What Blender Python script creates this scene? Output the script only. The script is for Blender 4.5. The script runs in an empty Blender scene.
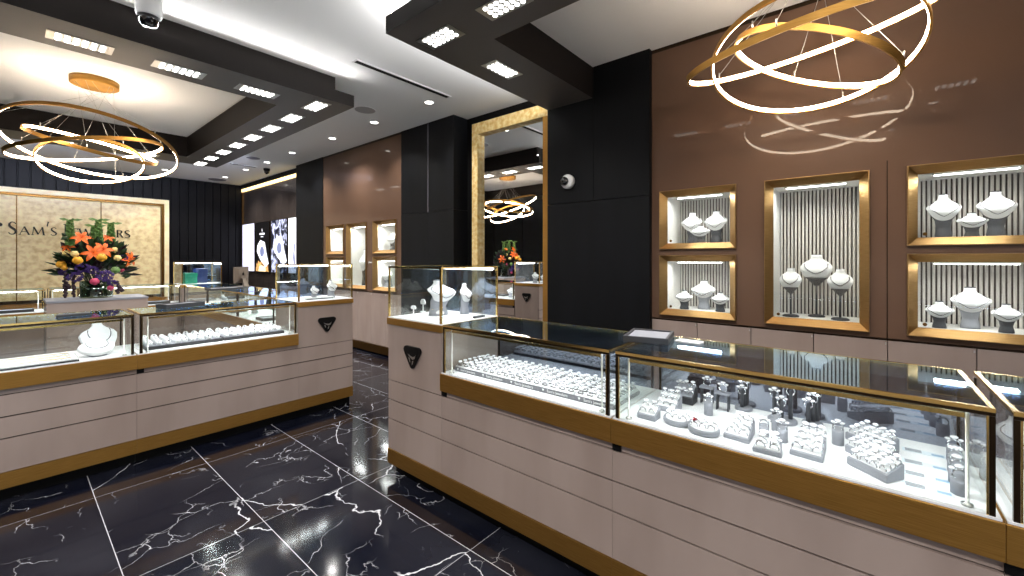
import bpy, bmesh, math, random
from mathutils import Vector, Matrix
random.seed(7)
PI = math.pi
sc = bpy.context.scene
COL = sc.collection
H = 1.382            # eye height
F = 420.0            # focal length in pixels of the 1024 px wide frame
CX, CY = 512.0, 259.0

# ------------------------------------------------------------------ survey helpers (photo measurements -> metres)
def UV(x):                      # ray direction of column x, per unit depth
    r = (x - CX) / F
    return .6402 * r + .7683, -.7676 * r + .6409
def on_z(x, y, z):              # point of the horizontal plane z seen at pixel x, y
    d = (H - z) * F / (y - CY)
    U, V = UV(x)
    return U * d, V * d
def v_at(x, u):
    U, V = UV(x)
    return u * V / U
def u_at(x, v):
    U, V = UV(x)
    return v * U / V
def z_at(x, y, u=None, v=None):
    U, V = UV(x)
    d = u / U if u is not None else v / V
    return H - (y - CY) / F * d

# ------------------------------------------------------------------ materials
def lin(c):
    c = c / 255.0
    return c / 12.92 if c <= .04045 else ((c + .055) / 1.055) ** 2.4
def rgb(r, g, b):
    return (lin(r), lin(g), lin(b), 1)
MATS = {}
def mat(name, col, rough=.5, metal=0, coat=0, coat_rough=.03, emit=None, es=0, spec=.5):
    m = bpy.data.materials.new(name)
    m.use_nodes = True
    p = m.node_tree.nodes['Principled BSDF']
    p.inputs['Base Color'].default_value = col
    p.inputs['Roughness'].default_value = rough
    p.inputs['Metallic'].default_value = metal
    p.inputs['Coat Weight'].default_value = coat
    p.inputs['Coat Roughness'].default_value = coat_rough
    p.inputs['Specular IOR Level'].default_value = spec
    if emit:
        p.inputs['Emission Color'].default_value = emit
        p.inputs['Emission Strength'].default_value = es
    MATS[name] = m
    return m
def P(m):
    return m.node_tree.nodes['Principled BSDF']
def noise_color(m, c1, c2, scale=(1, 1, 1), nscale=5, detail=4, lo=.35, hi=.65, bump=0, rough=None):
    nt = m.node_tree
    tc = nt.nodes.new('ShaderNodeTexCoord'); mp = nt.nodes.new('ShaderNodeMapping')
    mp.inputs['Scale'].default_value = scale
    nz = nt.nodes.new('ShaderNodeTexNoise'); nz.inputs['Scale'].default_value = nscale; nz.inputs['Detail'].default_value = detail
    cr = nt.nodes.new('ShaderNodeValToRGB')
    cr.color_ramp.elements[0].position = lo; cr.color_ramp.elements[0].color = c1
    cr.color_ramp.elements[1].position = hi; cr.color_ramp.elements[1].color = c2
    nt.links.new(tc.outputs['Object'], mp.inputs['Vector']); nt.links.new(mp.outputs['Vector'], nz.inputs['Vector'])
    nt.links.new(nz.outputs['Fac'], cr.inputs['Fac']); nt.links.new(cr.outputs['Color'], P(m).inputs['Base Color'])
    if bump:
        b = nt.nodes.new('ShaderNodeBump'); b.inputs['Strength'].default_value = bump; b.inputs['Distance'].default_value = .002
        nt.links.new(nz.outputs['Fac'], b.inputs['Height']); nt.links.new(b.outputs['Normal'], P(m).inputs['Normal'])
    if rough:
        mr = nt.nodes.new('ShaderNodeMapRange'); mr.inputs['To Min'].default_value = rough[0]; mr.inputs['To Max'].default_value = rough[1]
        nt.links.new(nz.outputs['Fac'], mr.inputs['Value']); nt.links.new(mr.outputs['Result'], P(m).inputs['Roughness'])
    return m
def glass(name, tint=(.97, .99, .98, 1), r0=.04, gain=1.0, gcol=(1, 1, 1, 1)):
    m = bpy.data.materials.new(name); m.use_nodes = True
    nt = m.node_tree; nt.nodes.clear()
    out = nt.nodes.new('ShaderNodeOutputMaterial')
    tr = nt.nodes.new('ShaderNodeBsdfTransparent'); tr.inputs['Color'].default_value = tint
    gl = nt.nodes.new('ShaderNodeBsdfGlossy'); gl.inputs['Roughness'].default_value = .0; gl.inputs['Color'].default_value = gcol
    lw = nt.nodes.new('ShaderNodeLayerWeight')
    pw = nt.nodes.new('ShaderNodeMath'); pw.operation = 'POWER'; pw.inputs[1].default_value = 5
    ma = nt.nodes.new('ShaderNodeMath'); ma.operation = 'MULTIPLY_ADD'; ma.inputs[1].default_value = gain * (1 - r0); ma.inputs[2].default_value = r0; ma.use_clamp = True
    mx = nt.nodes.new('ShaderNodeMixShader')
    nt.links.new(lw.outputs['Facing'], pw.inputs[0]); nt.links.new(pw.outputs[0], ma.inputs[0])
    nt.links.new(ma.outputs[0], mx.inputs[0]); nt.links.new(tr.outputs[0], mx.inputs[1]); nt.links.new(gl.outputs[0], mx.inputs[2])
    nt.links.new(mx.outputs[0], out.inputs['Surface'])
    MATS[name] = m
    return m

brass = noise_color(mat('brushed_brass', rgb(150, 106, 44), .5, 1), rgb(156, 116, 56), rgb(184, 140, 74), (2, 2, 90), 6, 3, .3, .7, 0, (.46, .6))
champagne = noise_color(mat('champagne_brass', rgb(176, 142, 96), .36, 1), rgb(160, 126, 80), rgb(186, 152, 102), (2, 2, 90), 6, 3, .3, .7, 0, (.3, .45))
brass_dark = mat('dark_brass', rgb(120, 88, 44), .35, 1)
brass_bright = mat('polished_brass', rgb(226, 192, 120), .18, 1)
bronze = mat('bronze_edge', rgb(48, 36, 24), .3, .8)
beige = noise_color(mat('mauve_laminate', rgb(158, 142, 134), .24, 0, .3, .05), rgb(150, 133, 125), rgb(163, 146, 138), (1, 1, .25), 4, 3)
beige_wall = noise_color(mat('taupe_gloss_panel', rgb(96, 74, 60), .3, 0, .28, .015, None, 0, .12), rgb(98, 75, 61), rgb(106, 82, 67), (.6, .6, .6), 2, 2)
fill_wall = mat('pale_fill_wall', rgb(222, 210, 198), .6)
brown_gloss = mat('dark_brown_gloss_panel', rgb(66, 58, 54), .2, 0, .4, .02)
black_panel = noise_color(mat('charcoal_panel', rgb(42, 42, 46), .5, 0, 0, .03, None, 0, .15), rgb(13, 14, 16), rgb(17, 18, 21), (1, 1, .2), 6, 3)
black = mat('black_recess', rgb(8, 8, 9), .6, 0, 0, .03, None, 0, .15)
slat = mat('black_batten', rgb(9, 9, 13), .45, 0, 0, .03, None, 0, .18)
soffit_m = mat('dark_brown_soffit', rgb(84, 78, 74), .5)
soffit_side = mat('dark_brown_fascia', rgb(24, 19, 17), .6, 0, 0, .03, None, 0, .2)
white_ceiling = mat('white_plaster', rgb(242, 242, 242), .8)
white = mat('white_leatherette', rgb(236, 236, 238), .45)
grey_leather = mat('pale_grey_leatherette', rgb(140, 142, 150), .5)
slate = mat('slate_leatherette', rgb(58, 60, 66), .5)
charcoal = mat('charcoal_leatherette', rgb(46, 46, 50), .5)
deck_white = mat('white_deck', rgb(244, 244, 246), .4)
liner_white = mat('white_liner', rgb(232, 230, 226), .5)
flute = mat('fluted_pale_grey', rgb(214, 210, 204), .5)
backing_m = mat('niche_backing', rgb(66, 58, 54), .8, 0, 0, .03, None, 0, .1)
metal_w = mat('white_gold', rgb(225, 226, 230), .12, 1)
metal_y = mat('yellow_gold', rgb(235, 196, 120), .15, 1)
stone = mat('diamond', rgb(250, 250, 255), .05, 0, 1, .0, None, 0, 1.0)
ruby = mat('ruby', rgb(130, 12, 30), .1, 0, 1, .0)
steel = mat('satin_steel', rgb(190, 190, 186), .3, 1)
silver_mac = mat('brushed_aluminium', rgb(128, 116, 106), .38, .9)
mirror_m = mat('mirror_silver', rgb(245, 245, 245), .0, 1)
chain_m = mat('dark_silver_chain', rgb(110, 110, 118), .25, 1)
plastic_w = mat('white_plastic', rgb(235, 235, 235), .4)
dome_m = mat('smoked_dome', rgb(10, 10, 12), .05, 0, 1, .0)
grille_grey = mat('grey_grille', rgb(170, 170, 172), .6)
grille_dark = mat('dark_grille', rgb(120, 118, 128), .6)
emblem_black = mat('emblem_black', rgb(8, 8, 9), .45, 0, 0, .03, None, 0, .2)
letter_m = mat('dark_bronze_letter', rgb(34, 28, 22), .35, .4)
print_white = mat('white_print', rgb(240, 240, 240), .5)
print_grey = mat('grey_print', rgb(120, 120, 126), .5)
print_blue = mat('pale_blue_print', rgb(150, 178, 205), .5)
card_m = mat('pale_card', rgb(226, 236, 244), .5)
green_m = mat('green_box_paper', rgb(24, 130, 104), .4)
blue_m = mat('blue_box_paper', rgb(34, 52, 100), .4)
led = mat('led_white', rgb(255, 255, 255), .5, 0, 0, 0, None, rgb(255, 252, 246), 9)
led_case = mat('led_case_strip', rgb(255, 255, 255), .5, 0, 0, 0, None, rgb(250, 252, 255), 14)
led_warm = mat('led_warm', rgb(255, 240, 220), .5, 0, 0, 0, None, rgb(255, 226, 190), 6)
down_lens = mat('downlight_lens', rgb(255, 255, 255), .5, 0, 0, 0, None, rgb(255, 250, 240), 10)
led_amber = mat('led_amber_strip', rgb(255, 230, 170), .5, 0, 0, 0, None, rgb(255, 222, 150), 2.2)
for m_, e_ in ((led, 7), (led_case, 14), (led_warm, 34), (down_lens, 10), (led_amber, 2.2)):
    P(m_).inputs['Emission Color'].default_value = {led: rgb(255, 252, 246), led_case: rgb(250, 252, 255), led_warm: rgb(255, 234, 208), down_lens: rgb(255, 250, 240), led_amber: rgb(255, 222, 150)}[m_]
    P(m_).inputs['Emission Strength'].default_value = e_
clear = glass('clear_glass')
top_glass = glass('counter_top_glass', (.93, .96, .97, 1), .2, 1.2, (.68, .84, 1, 1))
smoke_mirror = glass('tinted_mirror_door', (.5, .52, .58, 1), .28, 1.0, (.74, .82, .97, 1))
navy_glass = glass('navy_tinted_glass', (.62, .68, .78, 1), .16, 1.0, (.7, .82, 1, 1))
vase_glass = glass('vase_glass', (.5, .58, .53, 1), .08)

# stone of the sign wall and the gold-leaf mirror frame
sign_stone = noise_color(mat('honey_onyx', rgb(214, 190, 142), .3, 0, .3, .06), rgb(206, 178, 126), rgb(236, 216, 168), (1, 1, 1.1), 11, 12, .34, .6)
sign_edge = noise_color(mat('cream_onyx_edge', rgb(240, 222, 176), .3), rgb(224, 204, 158), rgb(244, 230, 190), (1, 1, 1), 5, 5)
leaf_frame = noise_color(mat('gold_leaf', rgb(226, 190, 116), .45, .1), rgb(226, 184, 104), rgb(250, 228, 168), (1, 1, 1), 22, 6)

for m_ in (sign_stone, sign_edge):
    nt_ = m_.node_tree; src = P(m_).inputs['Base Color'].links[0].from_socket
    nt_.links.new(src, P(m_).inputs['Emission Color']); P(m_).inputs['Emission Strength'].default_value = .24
def floor_material():
    m = mat('black_marble_tile', rgb(20, 21, 26), .1, 0, 0, .03, None, 0, .17)
    nt = m.node_tree; N = nt.nodes.new; L = nt.links.new
    tc = N('ShaderNodeTexCoord')
    def math_(op, a=None, b=None, c=None, clamp=False):
        n = N('ShaderNodeMath'); n.operation = op; n.use_clamp = clamp
        for i, v in enumerate((a, b, c)):
            if v is None: continue
            if isinstance(v, (int, float)): n.inputs[i].default_value = v
            else: L(v, n.inputs[i])
        return n.outputs[0]
    sep = N('ShaderNodeSeparateXYZ'); L(tc.outputs['Object'], sep.inputs[0])
    # joints
    fx = math_('ABSOLUTE', math_('SUBTRACT', math_('FRACT', math_('DIVIDE', math_('SUBTRACT', sep.outputs['X'], .3205 - 10 * .5418), .5418)), .5))
    fy = math_('ABSOLUTE', math_('SUBTRACT', math_('FRACT', math_('DIVIDE', math_('SUBTRACT', sep.outputs['Y'], 2.42 - 10 * .99), .99)), .5))
    jx = math_('GREATER_THAN', fx, .5 - .0017 / .5418)
    jy = math_('GREATER_THAN', fy, .5 - .0018 / .99)
    joint = math_('MAXIMUM', jx, math_('MULTIPLY', jy, .6))
    # each tile a slab of its own: shift the veining per tile
    tx = math_('FLOOR', math_('DIVIDE', math_('SUBTRACT', sep.outputs['X'], .3205 - 10 * .5418), .5418))
    ty = math_('FLOOR', math_('DIVIDE', math_('SUBTRACT', sep.outputs['Y'], 2.42 - 10 * .99), .99))
    comb = N('ShaderNodeCombineXYZ'); L(math_('MULTIPLY', tx, 3.7), comb.inputs[0]); L(math_('MULTIPLY', ty, 5.3), comb.inputs[1]); L(math_('ADD', math_('MULTIPLY', tx, 1.9), math_('MULTIPLY', ty, 2.3)), comb.inputs[2])
    add = N('ShaderNodeVectorMath'); add.operation = 'ADD'; L(tc.outputs['Object'], add.inputs[0]); L(comb.outputs[0], add.inputs[1])
    def warp(scale, amt):
        nz = N('ShaderNodeTexNoise'); nz.inputs['Scale'].default_value = scale; nz.inputs['Detail'].default_value = 5; nz.inputs['Roughness'].default_value = .5
        L(add.outputs[0], nz.inputs['Vector'])
        s = N('ShaderNodeVectorMath'); s.operation = 'SUBTRACT'; L(nz.outputs['Color'], s.inputs[0]); s.inputs[1].default_value = (.5, .5, .5)
        sc_ = N('ShaderNodeVectorMath'); sc_.operation = 'SCALE'; L(s.outputs[0], sc_.inputs[0]); sc_.inputs['Scale'].default_value = amt
        a = N('ShaderNodeVectorMath'); a.operation = 'ADD'; L(add.outputs[0], a.inputs[0]); L(sc_.outputs[0], a.inputs[1])
        return a.outputs[0]
    def vein(vec, scale, width, stretch):
        mp = N('ShaderNodeMapping'); L(vec, mp.inputs['Vector']); mp.inputs['Scale'].default_value = stretch; mp.inputs['Rotation'].default_value = (0, 0, .5)
        vo = N('ShaderNodeTexVoronoi'); vo.feature = 'DISTANCE_TO_EDGE'; vo.inputs['Scale'].default_value = scale; L(mp.outputs[0], vo.inputs['Vector'])
        return math_('SUBTRACT', 1, math_('DIVIDE', vo.outputs['Distance'], width), clamp=True)
    def mask(scale, lo, hi):
        nz = N('ShaderNodeTexNoise'); nz.inputs['Scale'].default_value = scale; nz.inputs['Detail'].default_value = 3
        L(add.outputs[0], nz.inputs['Vector'])
        mr = N('ShaderNodeMapRange'); mr.inputs['From Min'].default_value = lo; mr.inputs['From Max'].default_value = hi; L(nz.outputs['Fac'], mr.inputs['Value'])
        return mr.outputs[0]
    v1 = math_('MULTIPLY', vein(warp(2.6, .34), 1.15, .0042, (1, .75, 1)), mask(1.7, .46, .53))
    v2 = math_('MULTIPLY', math_('MULTIPLY', vein(warp(7, .16), 2.6, .0052, (.6, 1.3, 1)), mask(2.3, .5, .58)), .65)
    v3 = math_('MULTIPLY', math_('MULTIPLY', vein(warp(12, .12), 6, .014, (1, .6, 1)), mask(3.1, .54, .62)), .5)
    v = math_('MAXIMUM', math_('MAXIMUM', v1, v2), math_('MAXIMUM', v3, math_('MULTIPLY', joint, .6)), clamp=True)
    cloud = N('ShaderNodeTexNoise'); cloud.inputs['Scale'].default_value = 1.7; cloud.inputs['Detail'].default_value = 8; L(warp(1.5, .6), cloud.inputs['Vector'])
    cr = N('ShaderNodeValToRGB'); L(cloud.outputs['Fac'], cr.inputs['Fac'])
    cr.color_ramp.elements[0].position = .4; cr.color_ramp.elements[0].color = rgb(12, 14, 24)
    cr.color_ramp.elements[1].position = .75; cr.color_ramp.elements[1].color = rgb(34, 35, 42)
    mx = N('ShaderNodeMix'); mx.data_type = 'RGBA'
    L(v, mx.inputs['Factor']); L(cr.outputs[0], mx.inputs['A']); mx.inputs['B'].default_value = rgb(214, 214, 218)
    L(mx.outputs['Result'], P(m).inputs['Base Color'])
    return m
marble = floor_material()

# ------------------------------------------------------------------ mesh builder
class MB:
    def __init__(s):
        s.v, s.f, s.m, s.sm = [], [], [], []
        s.xf = None
    def _p(s, c):
        c = Vector(c)
        return tuple(s.xf @ c) if s.xf is not None else tuple(c)
    def verts(s, pts):
        b = len(s.v); s.v += [s._p(p) for p in pts]; return b
    def face(s, idx, m=0, sm=False):
        s.f.append(tuple(idx)); s.m.append(m); s.sm.append(sm)
    def box(s, x0, x1, y0, y1, z0, z1, m=0):
        b = s.verts([(x0, y0, z0), (x1, y0, z0), (x1, y1, z0), (x0, y1, z0), (x0, y0, z1), (x1, y0, z1), (x1, y1, z1), (x0, y1, z1)])
        for q in ((0, 3, 2, 1), (4, 5, 6, 7), (0, 1, 5, 4), (1, 2, 6, 5), (2, 3, 7, 6), (3, 0, 4, 7)):
            s.face([b + i for i in q], m)
        return s
    def prism(s, poly, z0, z1, m=0, axis='z'):
        def pt(a, b_, c): return {'z': (a, b_, c), 'y': (a, c, b_), 'x': (c, a, b_)}[axis]
        n = len(poly)
        b = s.verts([pt(a, q, z0) for a, q in poly] + [pt(a, q, z1) for a, q in poly])
        s.face([b + i for i in range(n)][::-1], m); s.face([b + n + i for i in range(n)], m)
        for i in range(n):
            j = (i + 1) % n
            s.face([b + i, b + j, b + n + j, b + n + i], m)
        return s
    def loft(s, rings, m=0, cap=True, closed=False, smooth=True):
        n = len(rings[0]); bs = [s.verts(r) for r in rings]
        K = len(rings)
        for k in range(K if closed else K - 1):
            a, b = bs[k], bs[(k + 1) % K]
            for i in range(n):
                j = (i + 1) % n
                s.face([a + i, a + j, b + j, b + i], m, smooth)
        if cap and not closed:
            s.face([bs[0] + i for i in range(n)][::-1], m); s.face([bs[-1] + i for i in range(n)], m)
        return s
    def lathe(s, prof, n=20, c=(0, 0), m=0, smooth=True):
        return s.loft([[(c[0] + r * math.cos(2 * PI * i / n), c[1] + r * math.sin(2 * PI * i / n), z) for i in range(n)] for r, z in prof], m, True, False, smooth)
    def tube(s, pts, r, n=8, m=0, closed=False, rs=None):
        pts = [Vector(p) for p in pts]; K = len(pts); rings = []
        up = Vector((0, 0, 1))
        for k, p in enumerate(pts):
            a = pts[(k - 1) % K] if closed or k > 0 else p
            b = pts[(k + 1) % K] if closed or k < K - 1 else p
            t = (b - a).normalized()
            x = t.cross(up)
            if x.length < 1e-3: x = t.cross(Vector((1, 0, 0)))
            x.normalize(); y = x.cross(t).normalized()
            q = rs[k] if rs else r
            rings.append([p + x * (q * math.cos(2 * PI * i / n)) + y * (q * math.sin(2 * PI * i / n)) for i in range(n)])
        return s.loft(rings, m, True, closed)
    def sphere(s, c, r, n=10, k=6, m=0, sx=1, sy=1, sz=1):
        prof = [(max(r * math.sin(PI * j / k), 1e-4), -r * math.cos(PI * j / k)) for j in range(k + 1)]
        return s.loft([[(c[0] + sx * q * math.cos(2 * PI * i / n), c[1] + sy * q * math.sin(2 * PI * i / n), c[2] + sz * z) for i in range(n)] for q, z in prof], m)
    def mesh(s, name, mats):
        me = bpy.data.meshes.new(name)
        me.from_pydata(s.v, [], s.f)
        for mm in (mats if isinstance(mats, (list, tuple)) else [mats]): me.materials.append(mm)
        me.polygons.foreach_set('material_index', s.m)
        me.polygons.foreach_set('use_smooth', s.sm)
        bm = bmesh.new(); bm.from_mesh(me); bmesh.ops.recalc_face_normals(bm, faces=bm.faces); bm.to_mesh(me); bm.free()
        me.update()
        return me
    def build(s, name, mats, parent=None, bevel=0, label=None):
        o = bpy.data.objects.new(name, s.mesh(name, mats)); COL.objects.link(o)
        if parent is not None: o.parent = parent
        if label: o['label'] = label
        if bevel:
            md = o.modifiers.new('bevel', 'BEVEL'); md.width = bevel; md.segments = 2; md.limit_method = 'ANGLE'
        return o
def bx(name, m, parent, x0, x1, y0, y1, z0, z1, bevel=0, label=None):
    return MB().box(x0, x1, y0, y1, z0, z1).build(name, m, parent, bevel, label)
def tag(o, label, cat, group=None):
    o['label'] = label; o['category'] = cat
    if group: o['group'] = group
    return o
def thing(name, label, cat, loc=(0, 0, 0), rz=0, group=None):
    o = bpy.data.objects.new(name, None); COL.objects.link(o)
    o.empty_display_size = .1
    o.location = loc; o.rotation_euler = (0, 0, rz)
    return tag(o, label, cat, group)
def struct(o):
    o['kind'] = 'structure'; return o
def copy_tree(o, loc, rz, label, group=None, parent=None):
    c = o.copy(); COL.objects.link(c)
    if parent is None:
        c.location = loc; c.rotation_euler = (0, 0, rz); c['label'] = label
        if group: c['group'] = group
    else: c.parent = parent
    for ch in list(o.children): copy_tree(ch, None, 0, None, None, c)
    return c
def text_mesh(name, body, size, m, parent, mtx, depth=.0006, shear=0):
    cu = bpy.data.curves.new(name, 'FONT'); cu.body = body; cu.size = size; cu.extrude = depth; cu.align_x = 'CENTER'; cu.align_y = 'CENTER'; cu.shear = shear
    cu.resolution_u = 2
    tmp = bpy.data.objects.new('tmp_text', cu); COL.objects.link(tmp)
    dg = bpy.context.evaluated_depsgraph_get(); dg.update()
    me = bpy.data.meshes.new_from_object(tmp.evaluated_get(dg))
    bpy.data.objects.remove(tmp)
    me.materials.clear(); me.materials.append(m); me.transform(mtx)
    o = bpy.data.objects.new(name, me); COL.objects.link(o); o.parent = parent
    return o
def area(name, loc, sx, sy, watts, col=(1, .98, .95), rot=(0, 0, 0), spread=None):
    l = bpy.data.lights.new(name, 'AREA'); l.shape = 'RECTANGLE'; l.size = sx; l.size_y = sy; l.energy = watts; l.color = col
    if spread: l.spread = spread
    o = bpy.data.objects.new(name, l); COL.objects.link(o); o.location = loc; o.rotation_euler = rot
    return o
def spot(name, loc, watts, angle=1.9, col=(1, .97, .93), blend=.8, size=.04):
    l = bpy.data.lights.new(name, 'SPOT'); l.energy = watts; l.spot_size = angle; l.spot_blend = blend; l.color = col; l.shadow_soft_size = size
    o = bpy.data.objects.new(name, l); COL.objects.link(o); o.location = loc
    return o

# ------------------------------------------------------------------ room
UW = 3.42; ZC = 3.11; VB = 11.26; VF = -4.2; UL = -2.6
def wall_cells(mb, u0, u1, v0, v1, z0, z1, holes, m=0):
    vs = sorted({v0, v1, *[h[0] for h in holes], *[h[1] for h in holes]}); zs = sorted({z0, z1, *[h[2] for h in holes], *[h[3] for h in holes]})
    for a, b in zip(vs, vs[1:]):
        for c, d in zip(zs, zs[1:]):
            if any(h[0] <= a and b <= h[1] and h[2] <= c and d <= h[3] for h in holes): continue
            mb.box(u0, u1, a, b, c, d, m)
struct(MB().box(UL - .2, 4.2, VF, VB + .3, -.1, 0).build('floor', marble))
struct(MB().box(UL - .2, 4.2, VF, VB + .3, ZC, ZC + .1).build('ceiling', white_ceiling))

NW = .566
niche_near = [('A', v_at(660, UW)), ('B', v_at(764.7, UW)), ('C', v_at(907, UW))]        # v of the left edge
niche_far = [('FC', v_at(323.9, UW) - .1), ('FB', v_at(347, UW)), ('FA', v_at(373.5, UW))]
Z_LO0, Z_LO1, Z_UP0, Z_UP1 = .928, 1.414, 1.459, 1.933
holes = []
niches = []
for k, v1 in niche_near + niche_far:
    if k[-1] == 'B': spans = [(Z_LO0, Z_UP1)]
    else: spans = [(Z_LO0, Z_LO1), (Z_UP0, Z_UP1)]
    for z0, z1 in spans:
        niches.append((k, v1, z0, z1))
        holes.append((v1 - NW + .02, v1 - .02, z0 + .02, z1 - .02))
wr = MB()
BW1 = v_at(651, 3.40)
wall_cells(wr, UW, 3.95, VF, BW1, .9, ZC, [h for h in holes if h[0] < BW1])
wall_cells(wr, UW, 3.95, 4.80, 7.02, .9, ZC, [h for h in holes if h[0] > BW1])
wr.box(3.9, 3.95, VF, BW1, 0, .9); wr.box(3.9, 3.95, 4.8, 7.02, 0, .9)
struct(wr.build('wall_right', beige_wall))
# dark joints of the wall cladding
j = MB()
vj = v_at(887.5, UW)
j.box(UW - .0012, UW + .001, vj - .0025, vj + .0025, .9, 1.98); j.box(UW - .0012, UW + .001, VF, BW1, .888, .8955)
j.box(UW - .0012, UW + .001, VF, BW1, ZC - .03, ZC); j.box(UW - .0012, UW + .001, 4.8, 7.02, ZC - .03, ZC)
struct(j.build('trim_5', bronze))
# charcoal columns and the mirror recess
c = MB(); c.box(3.37, 4.1, BW1, 2.36, 0, 1.905); c.box(3.37, 4.1, BW1, 1.856, 1.91, ZC); c.box(3.37, 4.1, 1.86, 2.36, 1.91, ZC)
struct(c.build('wall_right_column', black_panel))
c = MB()
vm = v_at(428, 3.41)
zj = z_at(428, 212, u=3.41)
for a, b in ((3.755, vm - .0015), (vm + .0015, 4.80)):
    c.box(3.41, 4.1, a, b, 0, zj - .0015); c.box(3.41, 4.1, a, b, zj + .0015, ZC)
struct(c.build('wall_right_column', black_panel))
c = MB(); c.box(3.41, 4.1, 7.02, 8.05, 0, ZC)
struct(c.build('wall_right_column', black_panel))
struct(MB().box(3.406, 3.41, vm - .003, vm + .003, zj, ZC).build('trim_6', grille_dark))
struct(MB().box(3.64, 4.1, 2.36, 3.755, 0, ZC).build('wall_right_recess', black))
c = MB(); c.box(3.54, 4.1, 8.05, VB, 0, ZC)
struct(c.build('wall_right_end', brown_gloss))
c = MB(); c.box(3.50, 3.54, 8.05, VB - .02, 3.02, ZC)
struct(c.build('trim_1', black))
c = MB(); c.box(3.515, 3.54, 8.055, VB - .03, 2.955, 3.018)
struct(c.build('trim_2', led_amber))
c = MB(); c.box(3.52, 3.54, VB - .06, VB - .02, 1.0, 2.955)
struct(c.build('trim_3', brass_dark))
# gold baseboard of the far wall
struct(MB().box(3.40, 3.9, 4.8, 7.02, .04, .14).build('baseboard_right', brass_dark))
struct(MB().box(3.45, 3.9, 4.8, 7.02, 0, .04).build('baseboard_right', black))
# back wall of black battens
wb = MB(); wb.box(UL, 4.1, VB + .02, VB + .25, 0, ZC)
u = UL
while u < 4.0:
    wb.prism([(u + .006, VB + .02), (u + .012, VB), (u + .138, VB), (u + .144, VB + .02)], 0, ZC)
    u += .15
struct(wb.build('wall_back', slat))
# unseen left wall: near part made pale as fill light, dark panels beyond
wl = MB(); wall_cells(wl, UL - .15, UL, VF, 3.2, 0, ZC, [(-3.9, -2.2, .35, 2.75)])
struct(wl.build('wall_left', fill_wall))
wl = MB(); wl.box(UL - .15, UL, 3.2, VB + .02, 0, ZC)
for k in range(7):
    wl.box(UL, UL + .02, 3.22 + k * 1.14, 3.22 + k * 1.14 + 1.12, .1, ZC - .1)
struct(wl.build('wall_left_end', black_panel))
struct(MB().box(UL - .09, UL - .08, -3.9, -2.2, .35, 2.75).build('added_window_2', clear))  # invented opening, lets daylight onto the right counter fronts
struct(MB().box(UL, UL + .05, 9.5, 9.56, 0, ZC - .05).build('trim_4', brass_dark))
# unseen storefront behind the camera, its glazing invented to let daylight in
wf = MB(); wall_cells(wf, 0, .15, UL, 4.1, 0, ZC, [(-2.0, .6, .25, 2.75)])
wf.v = [(b, VF - a, z) for a, b, z in wf.v]
struct(wf.build('wall_front', black_panel))
struct(MB().box(-2.0, .6, VF - .08, VF - .07, .25, 2.75).build('added_window_1', clear))

# ------------------------------------------------------------------ dropped ceiling frames
def ring_frame(o, i, wall_side=False, side_in=.123):
    u0, u1, v0, v1 = o; a0, a1, b0, b1 = i
    z0, z1 = 2.832, 2.942
    mb = MB()
    cells = [(u0, u1, v0, b0), (u0, u1, b1, v1), (u0, a0, b0, b1)] + ([] if wall_side else [(a1, u1, b0, b1)])
    s = side_in; us = u1 if wall_side else u1 - s
    cells2 = [(u0 + s, us, v0 + s, b0), (u0 + s, us, b1, v1 - s), (u0 + s, a0, b0, b1)] + ([] if wall_side else [(a1, us, b0, b1)])
    for cs, za, zb in ((cells, z0, z1), (cells2, z1, ZC)):
        for q in cs:
            b = len(mb.f); mb.box(*q, za, zb, 1)
            if za == z0: mb.m[b] = 0
    return mb
struct(ring_frame((-1.11, 2.115, 3.73, 7.87), (-.61, 1.62, 4.23, 7.35)).build('ceiling_soffit', [soffit_m, soffit_side]))
struct(ring_frame((1.555, 3.42, -1.78, 2.355), (2.05, 3.42, -1.28, 1.865), True).build('ceiling_soffit', [soffit_m, soffit_side]))

def multi_light(u, v, along_u, label, watts=42):
    t = thing('recessed_spotlight', label, 'ceiling light', (u, v, 2.832), 0 if along_u else PI / 2, 'recessed spotlight strips')
    fr = MB()
    w, d = .158, .075
    for q in ((-w, w, -d, -d + .008), (-w, w, d - .008, d), (-w, -w + .03, -d + .008, d - .008), (w - .03, w, -d + .008, d - .008)): fr.box(*q, -.004, -.0005)
    fr.build('frame', steel, t)
    MB().box(-w + .03, w - .03, -d + .008, d - .008, -.003, -.0006).build('reflector', steel, t)
    e = MB()
    for i in range(6):
        for k in range(3):
            e.lathe([(.014, -.0036), (.014, -.0066), (.008, -.0095)], 10, ((i - 2.5) * .042, (k - 1) * .042))
    e.build('lamp', led, t)
    spot('spot_strip_lamp', (u, v, 2.80), watts, 2.5, (1, .98, .95), .9, .06)
order = ['nearest the left frame edge', 'second', 'third', 'corner']
lab = ['white recessed light strip in left ceiling frame, nearest the black dome camera', 'white recessed light strip in left ceiling frame, second before its right corner', 'white recessed light strip in left ceiling frame, next to its right corner']
for k, u in enumerate((.31, .84, 1.38)): multi_light(u, 4.02, True, lab[k])
multi_light(-.25, 4.02, True, 'white recessed light strip of left ceiling frame, beyond the black dome camera')
ords = ['at the near right corner', 'second from the near right corner', 'third from the near right corner', 'fourth from the near right corner', 'fifth from the near right corner', 'sixth from the near right corner', 'seventh from the near right corner', 'at the far right corner']
for k in range(8):
    multi_light(1.868, 3.98 + .54 * k * .99, False, 'white recessed light in right arm of left ceiling frame, ' + ords[k])
for k, u in enumerate((1.2, .4, -.4)): multi_light(u, 7.61, True, 'recessed light in far arm of left ceiling frame, ' + ['nearest its far corner', 'behind the golden ring chandelier', 'farthest from its corner'][k])
multi_light(1.81, 2.12, False, 'recessed light grid at the corner of the right ceiling frame')
multi_light(1.81, 1.57, False, 'recessed light grid of right ceiling frame, cut by the top of the photo')
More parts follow.
